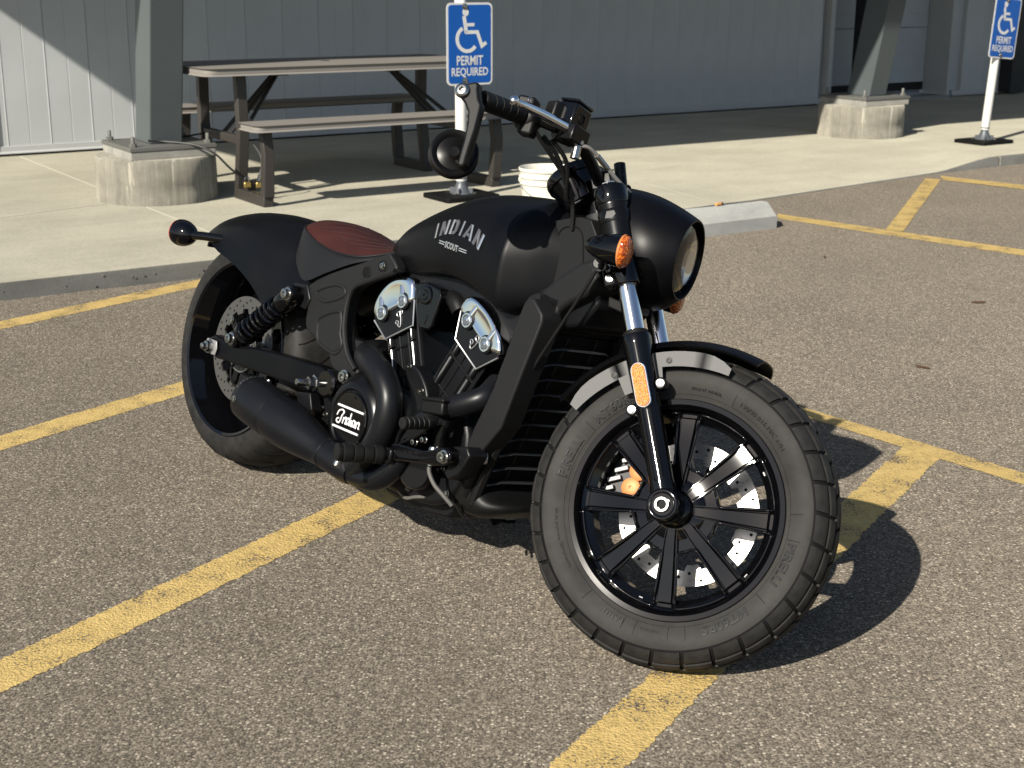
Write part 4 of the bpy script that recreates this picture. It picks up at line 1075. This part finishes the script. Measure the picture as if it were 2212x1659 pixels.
obj('tread_sipes', sg_, 'void', rt_)['kind'] = 'stuff'
for a0 in (150, 172):
    txt = 'MARAUDER' if a0 == 150 else 'HUNDRED'
    vs, fs = text_mesh('MARAUDER' if a0 == 150 else '200/55', .030, 0, .0008)
    out = []
    for v in vs:
        a = rad(a0)-v.x*1.1/.268; r = .258+v.y; out.append((r*cos(a), -rsw(r)-.0008, RR+r*sin(a)))
    obj('sidewall_lettering', G().add(out, fs), 'sidewall', rt_, 0)
rw = part('rear_wheel', G().grid(ring_pts([(.2420, -.1140), (.2440, -.1110), (.2400, -.1060), (.2370, -.0960), (.225, -.07), (.215, -.05), (.212, 0), (.215, .05), (.2400, .096), (.244, .099), (.242, .102), (.234, .099), (.206, .05), (.204, 0), (.206, -.045), (.222, -.080), (.2310, -.1010), (.2345, -.1105), (.2420, -.1140)], RC, 120), True), 'gloss', 40)
obj('wheel_centre', G().lathe([(.206, .012), (.12, .02), (.06, .0), (.05, -.05), (.03, -.06), (0, -.06)], RC, Y, 60), 'gloss', rw)
spg = G()
for k in range(7):
    a = 2*pi*k/7; spg.box((.13*cos(a), -.006, RR+.13*sin(a)), (.15, .03, .035), Matrix.Rotation(-a, 3, 'Y'))
obj('rear_spokes', spg, 'gloss', rw, bevel=.005)
rd = brake_disc('rear_brake_disc', RC, -.0785, .149, .108, 'discdull', holes=48)
obj('tone_ring', G().grid(ring_pts([(.064, -.083), (.064, -.081), (.043, -.081), (.043, -.083), (.064, -.083)], RC, 60), True), 'disc', rd)
tg = G()
for k in range(48):
    a = 2*pi*k/48; tg.box((.0535*cos(a), -.0834, RR+.0535*sin(a)), (.013, .0008, .003), Matrix.Rotation(-a, 3, 'Y'))
obj('tone_slots', tg, 'void', rd)['kind'] = 'stuff'
for s in (1, -1):
    yy = -.150*s
    arm = [(-.035, .345), (-.010, .358), (.035, .356), (.10, .350), (.20, .366), (.36, .374), (.50, .380), (.565, .372), (.585, .345), (.56, .315), (.46, .306), (.28, .305), (.12, .300), (.06, .300), (.02, .297), (-.03, .303), (-.042, .325)]
    sa = part('swingarm', G().prism(arm, yy-.022, yy+.022), 'matte', bevel=.008, seg=3)
    obj('axle_plate', G().prism([(-.028, .345), (.022, .345), (.028, .325), (.022, .305), (-.028, .305), (-.033, .325)], yy-.0255*s, yy-.0305*s), 'castalu', sa, bevel=.003)
    obj('axle_nut', G().lathe([(.020, 0), (.020, .004), (.0155, .005), (.0155, .016), (.009, .017), (.009, .027), (.007, .028)], (-.004, yy-.0305*s, .325), (0, -s, 0), 6), 'brass' if False else 'steel', sa)
    obj('adjuster', G().tube([(.02, yy-.010*s, .337), (.085, yy-.014*s, .342)], .006, 8).tube([(.02, yy-.010*s, .313), (.085, yy-.014*s, .308)], .006, 8), 'castdark', sa)
    obj('pivot_boss', G().lathe([(.034, -.03), (.036, .0), (.036, .025), (.030, .030)], (.545, yy, .345), (0, -s, 0), 28), 'gloss', sa)
    # shock absorber
    ta, tb_ = Vector((.336, -.172*s, .531)), Vector((.112, -.172*s, .369)); dv = (ta-tb_); Ls = dv.length; dn = dv.normalized()
    sh = part('shock_absorber', G().lathe([(.012, .0), (.016, .02), (.0175, .05), (.0175, .10), (.020, .105), (.020, Ls-.06), (.027, Ls-.055), (.029, Ls-.03), (.024, Ls-.008), (.016, Ls)], tb_, dn, 20), 'gloss')
    e1 = dn.orthogonal().normalized(); e2 = dn.cross(e1); coil = []
    for i in range(8*18+1):
        t = i/(8*18); a = 2*pi*8*t; coil.append(tb_+dn*(.045+t*(Ls-.105))+(e1*cos(a)+e2*sin(a))*.0275)
    obj('spring', G().tube(coil, .0052, 8), 'gloss', sh)
    obj('spring_seat', G().lathe([(.030, .034), (.033, .038), (.033, .048), (.030, .050)], tb_, dn, 24), 'gloss', sh)
    for nm, q in (('upper_bolt', ta), ('lower_bolt', tb_)):
        obj('eye', G().lathe([(.021, -.018), (.023, -.012), (.023, .012), (.021, .018)], q, Y, 24), 'gloss', sh)
        obj(nm, G().lathe([(.0175, .018), (.0175, .022), (.0125, .023), (.0125, .033), (.006, .034), (.006, .030), (0, .030)], q, (0, -s, 0), 20), 'steel', sh)
    part('shock_mount', G().prism([(.30, .56), (.36, .565), (.385, .53), (.37, .50), (.31, .505)], -.155*s, -.125*s), 'castdark', bevel=.004)
part('rear_axle', G().lathe([(.011, -.175), (.011, .175)], RC, Y, 14), 'steel')
stud = part('peg_mount_stud', G().lathe([(.0095, .03), (.0095, .070), (.0075, .074), (.003, .074)], (.497, -.150, .334), (-.12, -1, 0), 16), 'steel')
obj('stud_nut', G().lathe([(.022, .022), (.022, .026), (.0165, .027), (.0165, .042)], (.497, -.150, .334), (-.12, -1, 0), 6), 'steel', stud)
part('rear_caliper', G().prism([(.06, .27), (.13, .27), (.15, .22), (.10, .19), (.05, .215)], -.115, -.07), 'castdark', bevel=.006)
part('rear_brake_line', G().tube(spl([(.02, -.10, .30), (.0, -.105, .27), (.02, -.108, .235), (.08, -.11, .225), (.16, -.11, .25), (.26, -.12, .27), (.34, -.12, .275)], 6), .0032, 8), 'rubber')
part('drive_pulley', G().lathe([(.11, .08), (.115, .085), (.115, .11), (.10, .115), (.03, .10)], RC, Y, 48), 'gloss')
part('drive_belt', G().prism([(0, .438), (.56, .405), (.56, .285), (0, .212)], .092, .110), 'rubber')
part('belt_guard', G().prism([(.30, .43), (.34, .44), (.42, .44), (.47, .42), (.49, .38), (.46, .33), (.40, .30), (.34, .31), (.30, .35)], .02, .06), 'castalu', bevel=.004)

# ------------------------------------------------ frame
fo = [(.355, .560), (.44, .606), (.55, .648), (.655, .690), (.672, .690), (.702, .668), (.700, .655), (.660, .640), (.605, .616), (.565, .595), (.545, .570), (.540, .530), (.548, .480), (.575, .430), (.605, .405), (.628, .400), (.628, .380), (.600, .366), (.545, .375), (.510, .390), (.492, .420), (.430, .440), (.385, .452), (.372, .480), (.372, .53)]
for s in (1, -1):
    y0 = -.118*s; y1 = -.150*s
    fp_ = part('frame_casting', G().prism(spl(fo, 2, True), y0, y1), 'cast', bevel=.006, seg=3)
    rl = spl([(.435, .492), (.505, .522), (.525, .510), (.532, .470), (.545, .445), (.525, .418), (.470, .425), (.443, .435), (.432, .460)], 4, True)
    obj('recess_rib', G().tube([(x, y1+.0015*s, z) for x, z in rl+rl[:1]], .0055, 8, False), 'cast', fp_)
    obj('recess_panel', G().prism([(x*.90+.0482, z*.90+.0466) for x, z in rl], y1+.002*s, y1-.0012*s), 'cast', fp_, bevel=.001)
    rl2 = spl([(.40, .553), (.47, .582), (.515, .580), (.513, .560), (.44, .535)], 4, True)
    obj('recess_rib', G().tube([(x, y1+.0020*s, z) for x, z in rl2+rl2[:1]], .0055, 8, False), 'cast', fp_)
    ed_ = spl([(.700, .655), (.605, .616), (.553, .590), (.538, .550), (.545, .485), (.575, .430), (.618, .398)], 5)
    obj('edge_rib', G().tube([(x+.003, y1-.002*s, z) for x, z in ed_], .007, 8), 'cast', fp_)
    hg = G()
    for x, z, r in ((.592, .634, .0135), (.650, .658, .0135)):
        hg.lathe([(r, 0), (r, .0012), (0, .0012)], (x, y1-.0002*s, z), (0, -s, 0), 24)
    obj('frame_holes', hg, 'void', fp_)
    hr_ = G()
    for x, z, r in ((.592, .634, .0150), (.650, .658, .0150)):
        hr_.grid([[(x+rr*cos(2*pi*k/24), y1-yy*s, z+rr*sin(2*pi*k/24)) for k in range(24)] for rr, yy in ((r+.002, -.001), (r+.001, .0022), (r-.001, .0022), (r-.001, 0))], True)
    obj('hole_rims', hr_, 'cast', fp_)
    bg_ = BL(); bolt(bg_, (.653, y1-.0015*s, .660), (0, -s, 0), .0065, .006); bolt(bg_, (.596, y1-.012*s, .374), (0, -s, 0), .013, .010)
    bolts('frame_bolt', bg_, 'steel', fp_)
    # down beam beside the radiator, with the broad top knuckle
    bm = [(1.170, .650), (1.176, .668), (1.188, .678), (1.202, .677), (1.236, .650), (1.239, .634), (1.205, .498), (1.180, .392), (1.140, .335), (1.124, .311), (1.105, .309), (1.083, .330), (1.095, .372), (1.130, .466)]
    db = part('frame_down_beam', G().prism(bm, -.165*s, -.105*s), 'cast', bevel=.005, seg=3)
    obj('beam_inner', G().prism([(1.135, .665), (1.195, .660), (1.15, .47), (1.095, .31), (1.06, .33), (1.09, .50)], -.118*s, -.095*s), 'castdark', db)
    bg2 = [(1.112, .668), (1.160, .690), (1.200, .724), (1.236, .752), (1.300, .786), (1.325, .745), (1.300, .706), (1.262, .684), (1.222, .652), (1.205, .620), (1.165, .625)]
    part('neck_casting', G().prism(spl(bg2, 2, True), -.118*s, -.03*s), 'cast', bevel=.012, seg=4)
    # head casting with its inlaid contour
    hd = [(1.075, .845), (1.120, .842), (1.180, .858), (1.245, .862), (1.285, .800), (1.300, .735), (1.275, .715), (1.235, .700), (1.205, .672), (1.165, .680), (1.120, .684), (1.110, .70), (1.150, .735), (1.158, .785), (1.130, .82)]
    def hy(x, y, z): return (x, y, z)
    hc = part('head_casting', G().prism(spl(hd, 2, True), -.088*s, -.03*s, hy), 'cast', bevel=.006, seg=3)
    cl = spl([(1.150, .795), (1.165, .832), (1.205, .842), (1.230, .825), (1.246, .775), (1.252, .745), (1.230, .722), (1.185, .700), (1.150, .690)], 4)
    obj('contour_groove', G().tube([(x, -.0876*s, z) for x, z in cl], .0024, 6), 'void', hc)
part('steering_head', G().tube([(1.265, 0, .70), (1.185, 0, .87)], .045, 20), 'cast')
part('backbone', G().tube(spl([(1.20, 0, .80), (1.05, 0, .78), (.80, 0, .70), (.55, 0, .62), (.40, 0, .55)], 5), .05, 14), 'castdark')
part('airbox', G().prism([(.60, .66), (.75, .70), (1.02, .70), (1.12, .66), (1.10, .56), (.98, .60), (.86, .63), (.70, .62)], -.10, .10), 'castdark', bevel=.01)

# ------------------------------------------------ radiator with slats
RT, RB = Vector((1.212, 0, .625)), Vector((1.085, 0, .205)); rdn = (RB-RT).normalized(); rn = Vector((-rdn.z, 0, rdn.x))
if rn.x < 0: rn = -rn
rad_ = part('radiator', G().box((RT+RB)/2-rn*.02, ((RB-RT).length-.04, .205, .03), Matrix((rdn, Vector((0, 1, 0)), rdn.cross(Vector((0, 1, 0))))).transposed()), 'fin')
fr_g = G()
fpts = [(t, y) for t, y in ((.0, -.105), (.0, .105), (1., .105), (1., -.105))]
shell = spl([(-.02, -.10), (-.02, 0), (-.02, .10), (.02, .118), (.5, .120), (.96, .118), (1.02, .10), (1.02, 0), (1.02, -.10), (.96, -.118), (.5, -.120), (.02, -.118)], 3, True)
def rp(t, y, d=0): return RT+(RB-RT)*t+Vector((0, y, 0))+rn*d
obj('radiator_frame', G().tube([rp(t, y, .006) for t, y in shell+shell[:1]], .013, 8, False), 'plastic', rad_)
NSl = 11
slg = []
for k in range(NSl):
    t = .10+.86*k/(NSl-1)
    rows_ = []
    for yy, d, dz_ in ((-.110, -.004, -.016), (-.102, .004, -.012), (-.070, .014, .0), (0, .017, .001), (.070, .014, .0), (.102, .004, -.012), (.110, -.004, -.016)):
        c0 = rp(t, yy, d)+Vector((0, 0, dz_))
        rows_.append([c0+rn*.004+Vector((0, 0, .0034)), c0+rn*.0055-Vector((0, 0, .0005)), c0-rn*.014-Vector((0, 0, .004)), c0-rn*.014-Vector((0, 0, .001))])
    obj('slat', G().grid(rows_, True, True, True), 'slat', rad_)
for yy in (-.045, .045):
    obj('slat_brace', G().tube([rp(.05, yy, .002), rp(.97, yy, .002)], .0030, 6), 'plastic', rad_)
part('radiator_cowl', G().prism([(1.16, .70), (1.235, .69), (1.232, .645), (1.205, .605), (1.17, .62)], -.118, .118), 'castdark', bevel=.008)
part('dark_gap_fill', G().prism([(1.19, .70), (1.245, .735), (1.300, .735), (1.312, .690), (1.275, .640), (1.21, .62)], -.085, .085), 'castdark', bevel=.008)  # added block, keeps the gap under the neck dark
# side lip (plastic fairing edge) running down to the chin
for s in (1, -1):
    lip = [(1.175, -.122*s, .540), (1.150, -.126*s, .470), (1.128, -.126*s, .400), (1.098, -.126*s, .310), (1.078, -.124*s, .250), (1.062, -.118*s, .215)]
    part('radiator_lip', G().tube(spl(lip, 5), [.008+.012*i/25 for i in range(26)], 10), 'plastic')
chin = [  # x, half width, top z, bottom z
    (.885, .080, .215, .186), (.905, .104, .250, .172), (.950, .118, .285, .160), (1.00, .124, .305, .154), (1.05, .127, .298, .154), (1.09, .127, .250, .161), (1.125, .115, .222, .175), (1.155, .088, .216, .190), (1.170, .05, .212, .200)]
rings = []
for x, w_, zt_, zb_ in spl(chin, 4):
    row = []
    for k in range(20):
        a = 2*pi*k/20; row.append((x, w_*math.copysign(abs(cos(a))**.5, cos(a)), (zt_+zb_)/2+(zt_-zb_)/2*math.copysign(abs(sin(a))**.7, sin(a))))
    rings.append(row)
ch_ = part('chin_fairing', G().grid(rings, True, True, True), 'plastic', 50)
for xx in (.985, 1.005):
    obj('chin_groove', G().tube(spl([(xx+.02, -.1185, .255), (xx+.03, -.121, .215), (xx+.055, -.119, .175), (xx+.075, -.105, .152)], 5), .0026, 6), 'void', ch_)

# ------------------------------------------------ engine
cc = [(.60, .40), (.66, .42), (.74, .40), (.86, .385), (.96, .40), (1.03, .38), (1.06, .30), (1.045, .22), (1.0, .17), (.92, .150), (.78, .150), (.66, .165), (.58, .22), (.56, .32)]
eng = part('engine', G().prism(spl(cc, 2, True), -.135, .135), 'castdark', bevel=.012, seg=3)
# cylinders
def axis_poly(x0, z0, x1, z1, w0, w1):
    d = Vector((x1-x0, z1-z0)).normalized(); nrm = Vector((-d.y, d.x)); a = Vector((x0, z0)); b_ = Vector((x1, z1))
    return [tuple(a+nrm*w0), tuple(b_+nrm*w1), tuple(b_-nrm*w1), tuple(a-nrm*w0)], d, nrm
for nm, (x0, z0, x1, z1), wid in (('cylinder', (.800, .360, .705, .560), .062), ('cylinder', (.885, .345, 1.005, .560), .060)):
    pl, d, nrm = axis_poly(x0, z0, x1, z1, wid, wid)
    cy = part(nm, G().prism(pl, -.112, .112), 'castdark', bevel=.004)
    a = Vector((x0, z0)); L_ = hypot(x1-x0, z1-z0)
    for off in (-.040, .040):
        c0 = a+nrm*off
        for t0, t1 in ((.30, .62), (.65, .95)):
            p0, p1 = c0+d*L_*t0, c0+d*L_*t1
            obj('machined_edge', G().tube([(p0.x, -.1205, p0.y), (p1.x, -.1205, p1.y)], .0026, 6), 'alu', cy)
            obj('rib', G().tube([(p0.x, -.116, p0.y), (p1.x, -.1135, p1.y)], .0075, 8), 'castdark', cy)
    for off in (-.058, -.020, .012, .056):
        c0 = a+nrm*off; p0, p1 = c0+d*L_*.12, c0+d*L_*.98
        obj('rib', G().tube([(p0.x, -.112, p0.y), (p1.x, -.112, p1.y)], .0040, 8), 'castdark', cy)
    for t in (.30, .62, .80):
        p0, p1 = a+d*L_*t+nrm*.058, a+d*L_*t-nrm*.058
        obj('cross_rib', G().tube([(p0.x, -.114, p0.y), (p1.x, -.112, p1.y)], .0032, 6), 'castdark', cy)
def head(plate, chrome, caps, edge_pts, emblem, ang):
    h = part('cylinder_head', G().prism(plate, -.126, .110), 'castdark', bevel=.003)
    obj('plate_edge', G().tube([(x, -.1270, z) for x, z in edge_pts], .0024, 8), 'alu', h)
    ch = spl(chrome, 3, True); cx = sum(q[0] for q in ch)/len(ch); cz = sum(q[1] for q in ch)/len(ch)
    rings = []
    for sc, yy in ((1., -.060), (1., -.118), (.985, -.126), (.95, -.1315), (.88, -.1335), (.80, -.1340), (.60, -.1330), (.3, -.1322), (.05, -.1320)):
        rings.append([(cx+(x-cx)*sc, yy, cz+(z-cz)*sc) for x, z in ch])
    cv = obj('chrome_cover', G().grid(rings, True, True, True), 'chrome', h, 50)
    for x, z in caps:
        obj('cap_seat', G().lathe([(.0210, .100), (.0210, .1345), (.0195, .1352), (0, .1352)], (x, 0, z), (0, -1, 0), 32), 'castdark', h, 18)
        obj('cap_collar', G().lathe([(.0178, .130), (.0178, .1372), (.0165, .1386), (.0135, .1386), (.0128, .1370), (0, .1370)], (x, 0, z), (0, -1, 0), 32), 'chrome', h, 18)
        obj('cap_face', G().lathe([(.0118, .136), (.0118, .1385), (.0105, .1392), (0, .1392)], (x, 0, z), (0, -1, 0), 28), 'capface', h, 18)
        dx = Vector((cx-x, cz-z)).normalized()*.0
    # short chrome ridges over the cover
    for x, z in caps:
        dvec = Vector((x-edge_pts[1][0], z-edge_pts[1][1])).normalized()
        n_ = Vector((cos(rad(ang)), sin(rad(ang))))
        q = Vector((x, z))+n_*.040
        obj('cover_ridge', G().tube([(x, -.128, z), (q.x, -.125, q.y)], [.0125, .0100], 12), 'chrome', h)
    ex, ez = emblem; ca_, sa_ = cos(rad(ang-90)), sin(rad(ang-90))
    def em(u_, v_): return (ex+(u_*ca_-v_*sa_)*.030, -.1275, ez+(u_*sa_+v_*ca_)*.030)
    sc_ = [(-.35, -.35), (-.5, -.15), (-.35, .0), (-.15, -.15), (-.28, -.45), (-.02, -.62), (.15, -.2), (.2, .3), (.05, .62), (-.2, .5), (-.1, .25), (.35, .3), (.5, .55), (.25, .65), (.18, .2)]
    obj('script_emblem', G().tube([em(*q) for q in spl(sc_, 4)], .0015, 6), 'alu', h)
    return h
head([(.620, .535), (.627, .522), (.683, .487), (.775, .540), (.768, .600), (.735, .615), (.66, .590)],
     [(.617, .545), (.622, .575), (.640, .605), (.668, .631), (.705, .646), (.748, .645), (.762, .612), (.758, .592), (.715, .574), (.670, .548), (.637, .530)],
     [(.661, .548), (.731, .590)], [(.627, .524), (.683, .489), (.776, .541), (.764, .60)], (.722, .545), 118)
head([(.938, .612), (.936, .540), (1.023, .488), (1.086, .527), (1.078, .56), (1.00, .615)],
     [(.932, .612), (.944, .636), (.966, .645), (1.005, .634), (1.050, .608), (1.085, .572), (1.096, .540), (1.080, .534), (1.050, .543), (1.008, .565), (.975, .588), (.952, .605)],
     [(.972, .590), (1.046, .550)], [(.936, .606), (.935, .540), (1.023, .489), (1.087, .528)], (1.003, .545), 60)
# gloss cover between the heads
mcv = part('intake_cover', G().prism([(.752, .640), (.800, .648), (.848, .641), (.858, .625), (.846, .552), (.835, .540), (.800, .538), (.788, .545), (.766, .60)], -.128, -.04), 'gloss', bevel=.005, seg=3)
obj('cover_boss', G().lathe([(.0225, 0), (.0225, .003), (.020, .004), (.012, .003), (.010, .005), (.004, .005), (.004, .003), (0, .003)], (.803, -.128, .618), (0, -1, 0), 28), 'gloss', mcv)
for q in ([(.822, .600), (.828, .605), (.826, .625), (.820, .622)], [(.815, .550), (.822, .553), (.826, .575), (.820, .573)], [(.775, .595), (.780, .593), (.785, .62), (.780, .622)]):
    obj('cover_slot', G().prism(q, -.1285, -.127), 'void', mcv)
tp = part('throttle_pipe', G().tube(spl([(.86, -.09, .625), (.885, -.10, .618), (.905, -.10, .600)], 4), .022, 14), 'plastic')
# timing cover strip between cylinders and cases
tcv = part('timing_cover', G().prism(spl([(.805, .445), (.835, .455), (.870, .44), (.905, .40), (.912, .34), (.900, .28), (.880, .27), (.862, .30), (.858, .36), (.835, .40)], 3, True), -.152, -.11), 'castdark', bevel=.005)
bg_ = BL()
for x, z in ((.823, .450), (.882, .405)): bolt(bg_, (x, -.152, z), (0, -1, 0), .0065, .006)
bolts('cover_bolt', bg_, 'steel', tcv)
# round primary cover
PC = Vector((.697, 0, .290))
rc = part('primary_cover', G().lathe([(.128, .10), (.126, .140), (.116, .165), (.102, .184), (.090, .196), (.080, .200), (.074, .200), (.070, .196), (0, .196)], PC, (0, -1, 0), 64), 'satin')
obj('cover_disc', G().lathe([(.0665, .195), (.0665, .2005), (.064, .2025), (0, .2025)], PC, (0, -1, 0), 64), 'gloss', rc)
def cv(x, z, h=.2032): return (PC.x+x, -h, PC.z+z)
for zz_, dx in ((.026, .004), (-.027, -.004)):
    obj('cover_stripe', G().tube([cv(-.052+dx, zz_), cv(.052+dx, zz_)], .0028, 8), 'white', rc)
# hand-drawn script
strokes = [[(-.046, .002), (-.040, .012), (-.028, .016), (-.020, .012), (-.026, .004), (-.030, -.008), (-.036, -.014), (-.044, -.012), (-.044, -.006), (-.036, -.004)],
           [(-.020, -.012), (-.017, .002), (-.017, -.003), (-.010, .003), (-.007, -.001), (-.009, -.011), (-.004, -.010)],
           [(.006, .001), (-.001, .003), (-.005, -.004), (-.001, -.011), (.005, -.005), (.010, .016), (.006, -.008), (.010, -.011)],
           [(.014, .002), (.013, -.008), (.016, -.011), (.019, -.008)],
           [(.029, .001), (.022, .003), (.018, -.004), (.021, -.011), (.027, -.006), (.030, .003), (.028, -.009), (.031, -.011)],
           [(.034, -.012), (.036, .002), (.036, -.003), (.042, .003), (.046, -.001), (.044, -.010), (.048, -.010)]]
sgm = G()
for s_ in strokes: sgm.tube([cv(x, z*1.12-.001) for x, z in spl(s_, 4)], .00195, 6)
obj('cover_script', sgm, 'white', rc)
bg_ = BL()
for a in (80, -80): bolt(bg_, cv(.056*cos(rad(a)), .056*sin(rad(a)), .2025), (0, -1, 0), .004, .002)
bolts('disc_screw', bg_, 'plastic', rc)
part('sprocket_cover', G().prism([(.46, .31), (.56, .33), (.60, .26), (.59, .19), (.53, .17), (.47, .22)], -.14, -.05), 'castdark', bevel=.008)
bg_ = BL()
for x, z in ((.500, .275), (.520, .262), (.575, .245)): bolt(bg_, (x, -.1405, z), (0, -1, 0), .007, .007)
bolts('case_bolt', bg_, 'steel', eng)
lowc = part('oil_filter', G().lathe([(.044, 0), (.046, .01), (.046, .05), (.040, .058), (0, .058)], (.935, -.135, .235), (.3, -.95, 0), 28), 'satin')
bg_ = BL()
for x, z in ((.868, .200), (.885, .175), (.99, .25), (1.02, .20)): bolt(bg_, (x, -.137, z), (0, -1, 0), .006, .006)
bolts('case_bolt', bg_, 'steel', eng)
part('sump', G().prism([(.70, .16), (1.0, .165), (.98, .128), (.90, .118), (.74, .122)], -.085, .085), 'castdark', bevel=.008)
part('oil_line', G().tube(spl([(.84, -.13, .158), (.88, -.137, .150), (.915, -.137, .162), (.95, -.13, .172)], 5), .0042, 8), 'hose')

# ------------------------------------------------ exhaust
ex = part('exhaust_pipe', G().tube(spl([(.655, -.105, .452), (.668, -.150, .450), (.705, -.188, .446), (.760, -.212, .440), (.820, -.222, .420), (.862, -.225, .380), (.868, -.225, .325), (.845, -.222, .265), (.810, -.218, .220), (.775, -.214, .190)], 8), .0315, 24), 'exhaust', label='rear cylinder exhaust pipe, matte black')
part('exhaust_pipe', G().tube(spl([(1.085, -.110, .470), (1.095, -.150, .440), (1.060, -.172, .415), (1.00, -.182, .385), (.950, -.190, .345), (.925, -.196, .290), (.900, -.205, .225), (.850, -.210, .185), (.79, -.212, .175), (.74, -.212, .180)], 8), .0265, 22), 'exhaust')
ma, mb = Vector((.300, -.226, .250)), Vector((.770, -.213, .178)); md = (mb-ma); Lm_ = md.length; mdn = md.normalized()
mf = part('muffler', G().lathe([(.050, .0), (.0575, .002), (.0600, .006), (.0600, .175), (.0590, .20), (.0545, .24), (.0470, .29), (.0405, .330), (.0375, .350), (.0370, .40), (.036, Lm_-.02), (.030, Lm_)], ma, mdn, 40), 'exhaust')
obj('muffler_sleeve', G().lathe([(.0608, .020), (.0612, .022), (.0612, .130), (.0602, .134)], ma, mdn, 40, False), 'exhaust', mf)
obj('muffler_clamp', G().lathe([(.0383, .352), (.0390, .354), (.0390, .366), (.0383, .368)], ma, mdn, 32, False), 'exhaust', mf)
obj('muffler_outlet', G().lathe([(.050, .0), (.046, .004), (.044, .05), (0, .05)], ma, mdn, 32), 'void', mf)
vs, fs = text_mesh('WOOD', .020, 0, .0)
e_up = Vector((0, -.55, .83)); e_up = (e_up-mdn*e_up.dot(mdn)).normalized(); e_sd = mdn.cross(e_up)
out = []
for v in vs:
    a = v.x*1.35/.06-.25; out.append(ma+mdn*(.005+v.y*.62)+(e_up*cos(a)+e_sd*sin(a))*.0608)
obj('muffler_script', G().add(out, fs), 'badgedark', mf, 0)
bg_ = BL()
for a in (-62, 55, 178):
    d_ = e_up*cos(rad(a))+e_sd*sin(rad(a)); bolt(bg_, ma+mdn*.022+d_*.0605, d_, .0065, .004)
bolts('muffler_screw', bg_, 'steel', mf)
part('muffler_bracket', G().prism([(.44, .30), (.50, .31), (.52, .27), (.47, .24)], -.185, -.155), 'castdark', bevel=.003)

# ------------------------------------------------ foot controls
for s in (1, -1):
    fk = part('foot_control', G().prism(spl([(.912, .285), (.955, .292), (1.03, .300), (1.085, .322), (1.112, .318), (1.115, .296), (1.085, .280), (1.02, .268), (.95, .255), (.915, .248)], 3, True), -.235*s, -.205*s), 'gloss', bevel=.004, seg=3)
    obj('control_recess', G().prism(spl([(.935, .274), (1.02, .283), (1.07, .297), (1.01, .275), (.945, .264)], 3, True), -.2355*s, -.236*s), 'castdark', fk)
    pg = part('foot_peg', G().lathe([(.010, -.02), (.014, 0)] + [q for k in range(4) for q in ((.0205, .006+k*.024), (.0215, .010+k*.024), (.0215, .0255+k*.024), (.0180, .027+k*.024), (.0180, .0285+k*.024))] + [(.021, .106), (.0205, .112), (.016, .114), (0, .114)], (.902, -.240*s, .256), (-.34, -.94*s, -.06), 24), 'grip')
    obj('peg_bolt', G().lathe([(.0085, 0), (.0085, .012), (.006, .015), (0, .016)], (.868, -.338*s, .231), (-.05, -.3*s, -1), 12), 'steel', pg)
    obj('peg_clevis', G().box((.912, -.226*s, .258), (.03, .034, .034)), 'satin', pg, bevel=.005)
    bk = part('control_mount', G().prism([(1.085, .325), (1.130, .335), (1.145, .318), (1.12, .27), (1.09, .25), (1.07, .262), (1.09, .295)], -.205*s, -.150*s), 'castdark', bevel=.004)
    bg_ = BL(); bolt(bg_, (1.098, -.2355*s, .303), (0, -s, 0), .0115, .012); bolt(bg_, (1.005, -.2165*s, .318), (0, -s, 0), .006, .012); bolt(bg_, (.975, -.2165*s, .305), (0, -s, 0), .006, .012)
    bolts('mount_bolt', bg_, 'steel', bk)
    obj('mount_tube', G().tube([(1.10, -.20*s, .305), (1.125, -.14*s, .312)], .016, 14), 'alu', bk)
    pd = part('brake_pedal' if s == 1 else 'shift_pedal', G().tube(spl([(.915, -.222*s, .272), (.925, -.225*s, .315), (.955, -.228*s, .340), (1.00, -.230*s, .352), (1.042, -.236*s, .364)], 5), .0065, 10).tube(spl([(1.042, -.236*s, .360), (.985, -.226*s, .322), (.93, -.222*s, .290)], 5), .0055, 10), 'gloss')
    obj('pedal_peg', G().lathe([(.009, -.012)] + [q for k in range(5) for q in ((.0135, .003+k*.0135), (.0140, .006+k*.0135), (.0140, .013+k*.0135), (.0115, .0145+k*.0135))] + [(.0135, .073), (.0125, .077), (0, .078)], (1.044, -.246*s, .364), (0, -s, -.03), 18), 'grip', pd)
    obj('pedal_web', G().prism([(.935, .300), (.950, .335), (1.00, .348), (1.03, .352), (.985, .325)], -.226*s, -.220*s), 'satin', pd)
mcr = part('rear_master_cylinder', G().tube([(1.028, -.190, .372), (1.024, -.190, .305)], .0165, 14), 'satin')
obj('fluid_reservoir', G().box((1.005, -.196, .392), (.075, .044, .030), Matrix.Rotation(rad(-8), 3, 'Y')), 'plastic', mcr, bevel=.005)
obj('reservoir_cap', G().box((1.003, -.196, .410), (.080, .048, .008), Matrix.Rotation(rad(-8), 3, 'Y')), 'plastic', mcr, bevel=.003)
obj('hose_fitting', G().lathe([(.011, 0), (.0125, .004), (.0125, .012), (.009, .016), (.009, .042)], (1.026, -.205, .308), (0, -.05, -1), 12), 'steel', mcr)
obj('hose', G().tube(spl([(1.024, -.208, .270), (1.026, -.206, .250), (1.040, -.196, .225), (1.060, -.180, .205), (1.075, -.165, .188)], 6), .0052, 10), 'hose', mcr)
part('front_brake_cable', G().tube(spl([(1.335, -.133, .768), (1.309, -.135, .713), (1.275, -.135, .651), (1.243, -.135, .593), (1.213, -.135, .537), (1.187, -.134, .470), (1.170, -.130, .420), (1.150, -.124, .365)], 6), .0038, 8), 'rubber')

# ------------------------------------------------ side stand on the far side
ks = part('side_stand', G().tube([(.88, .12, .16), (.84, .20, .08), (.80, .262, .078)], [.013, .011, .010], 10).box((.80, .268, .0745), (.05, .035, .008)), 'satin')
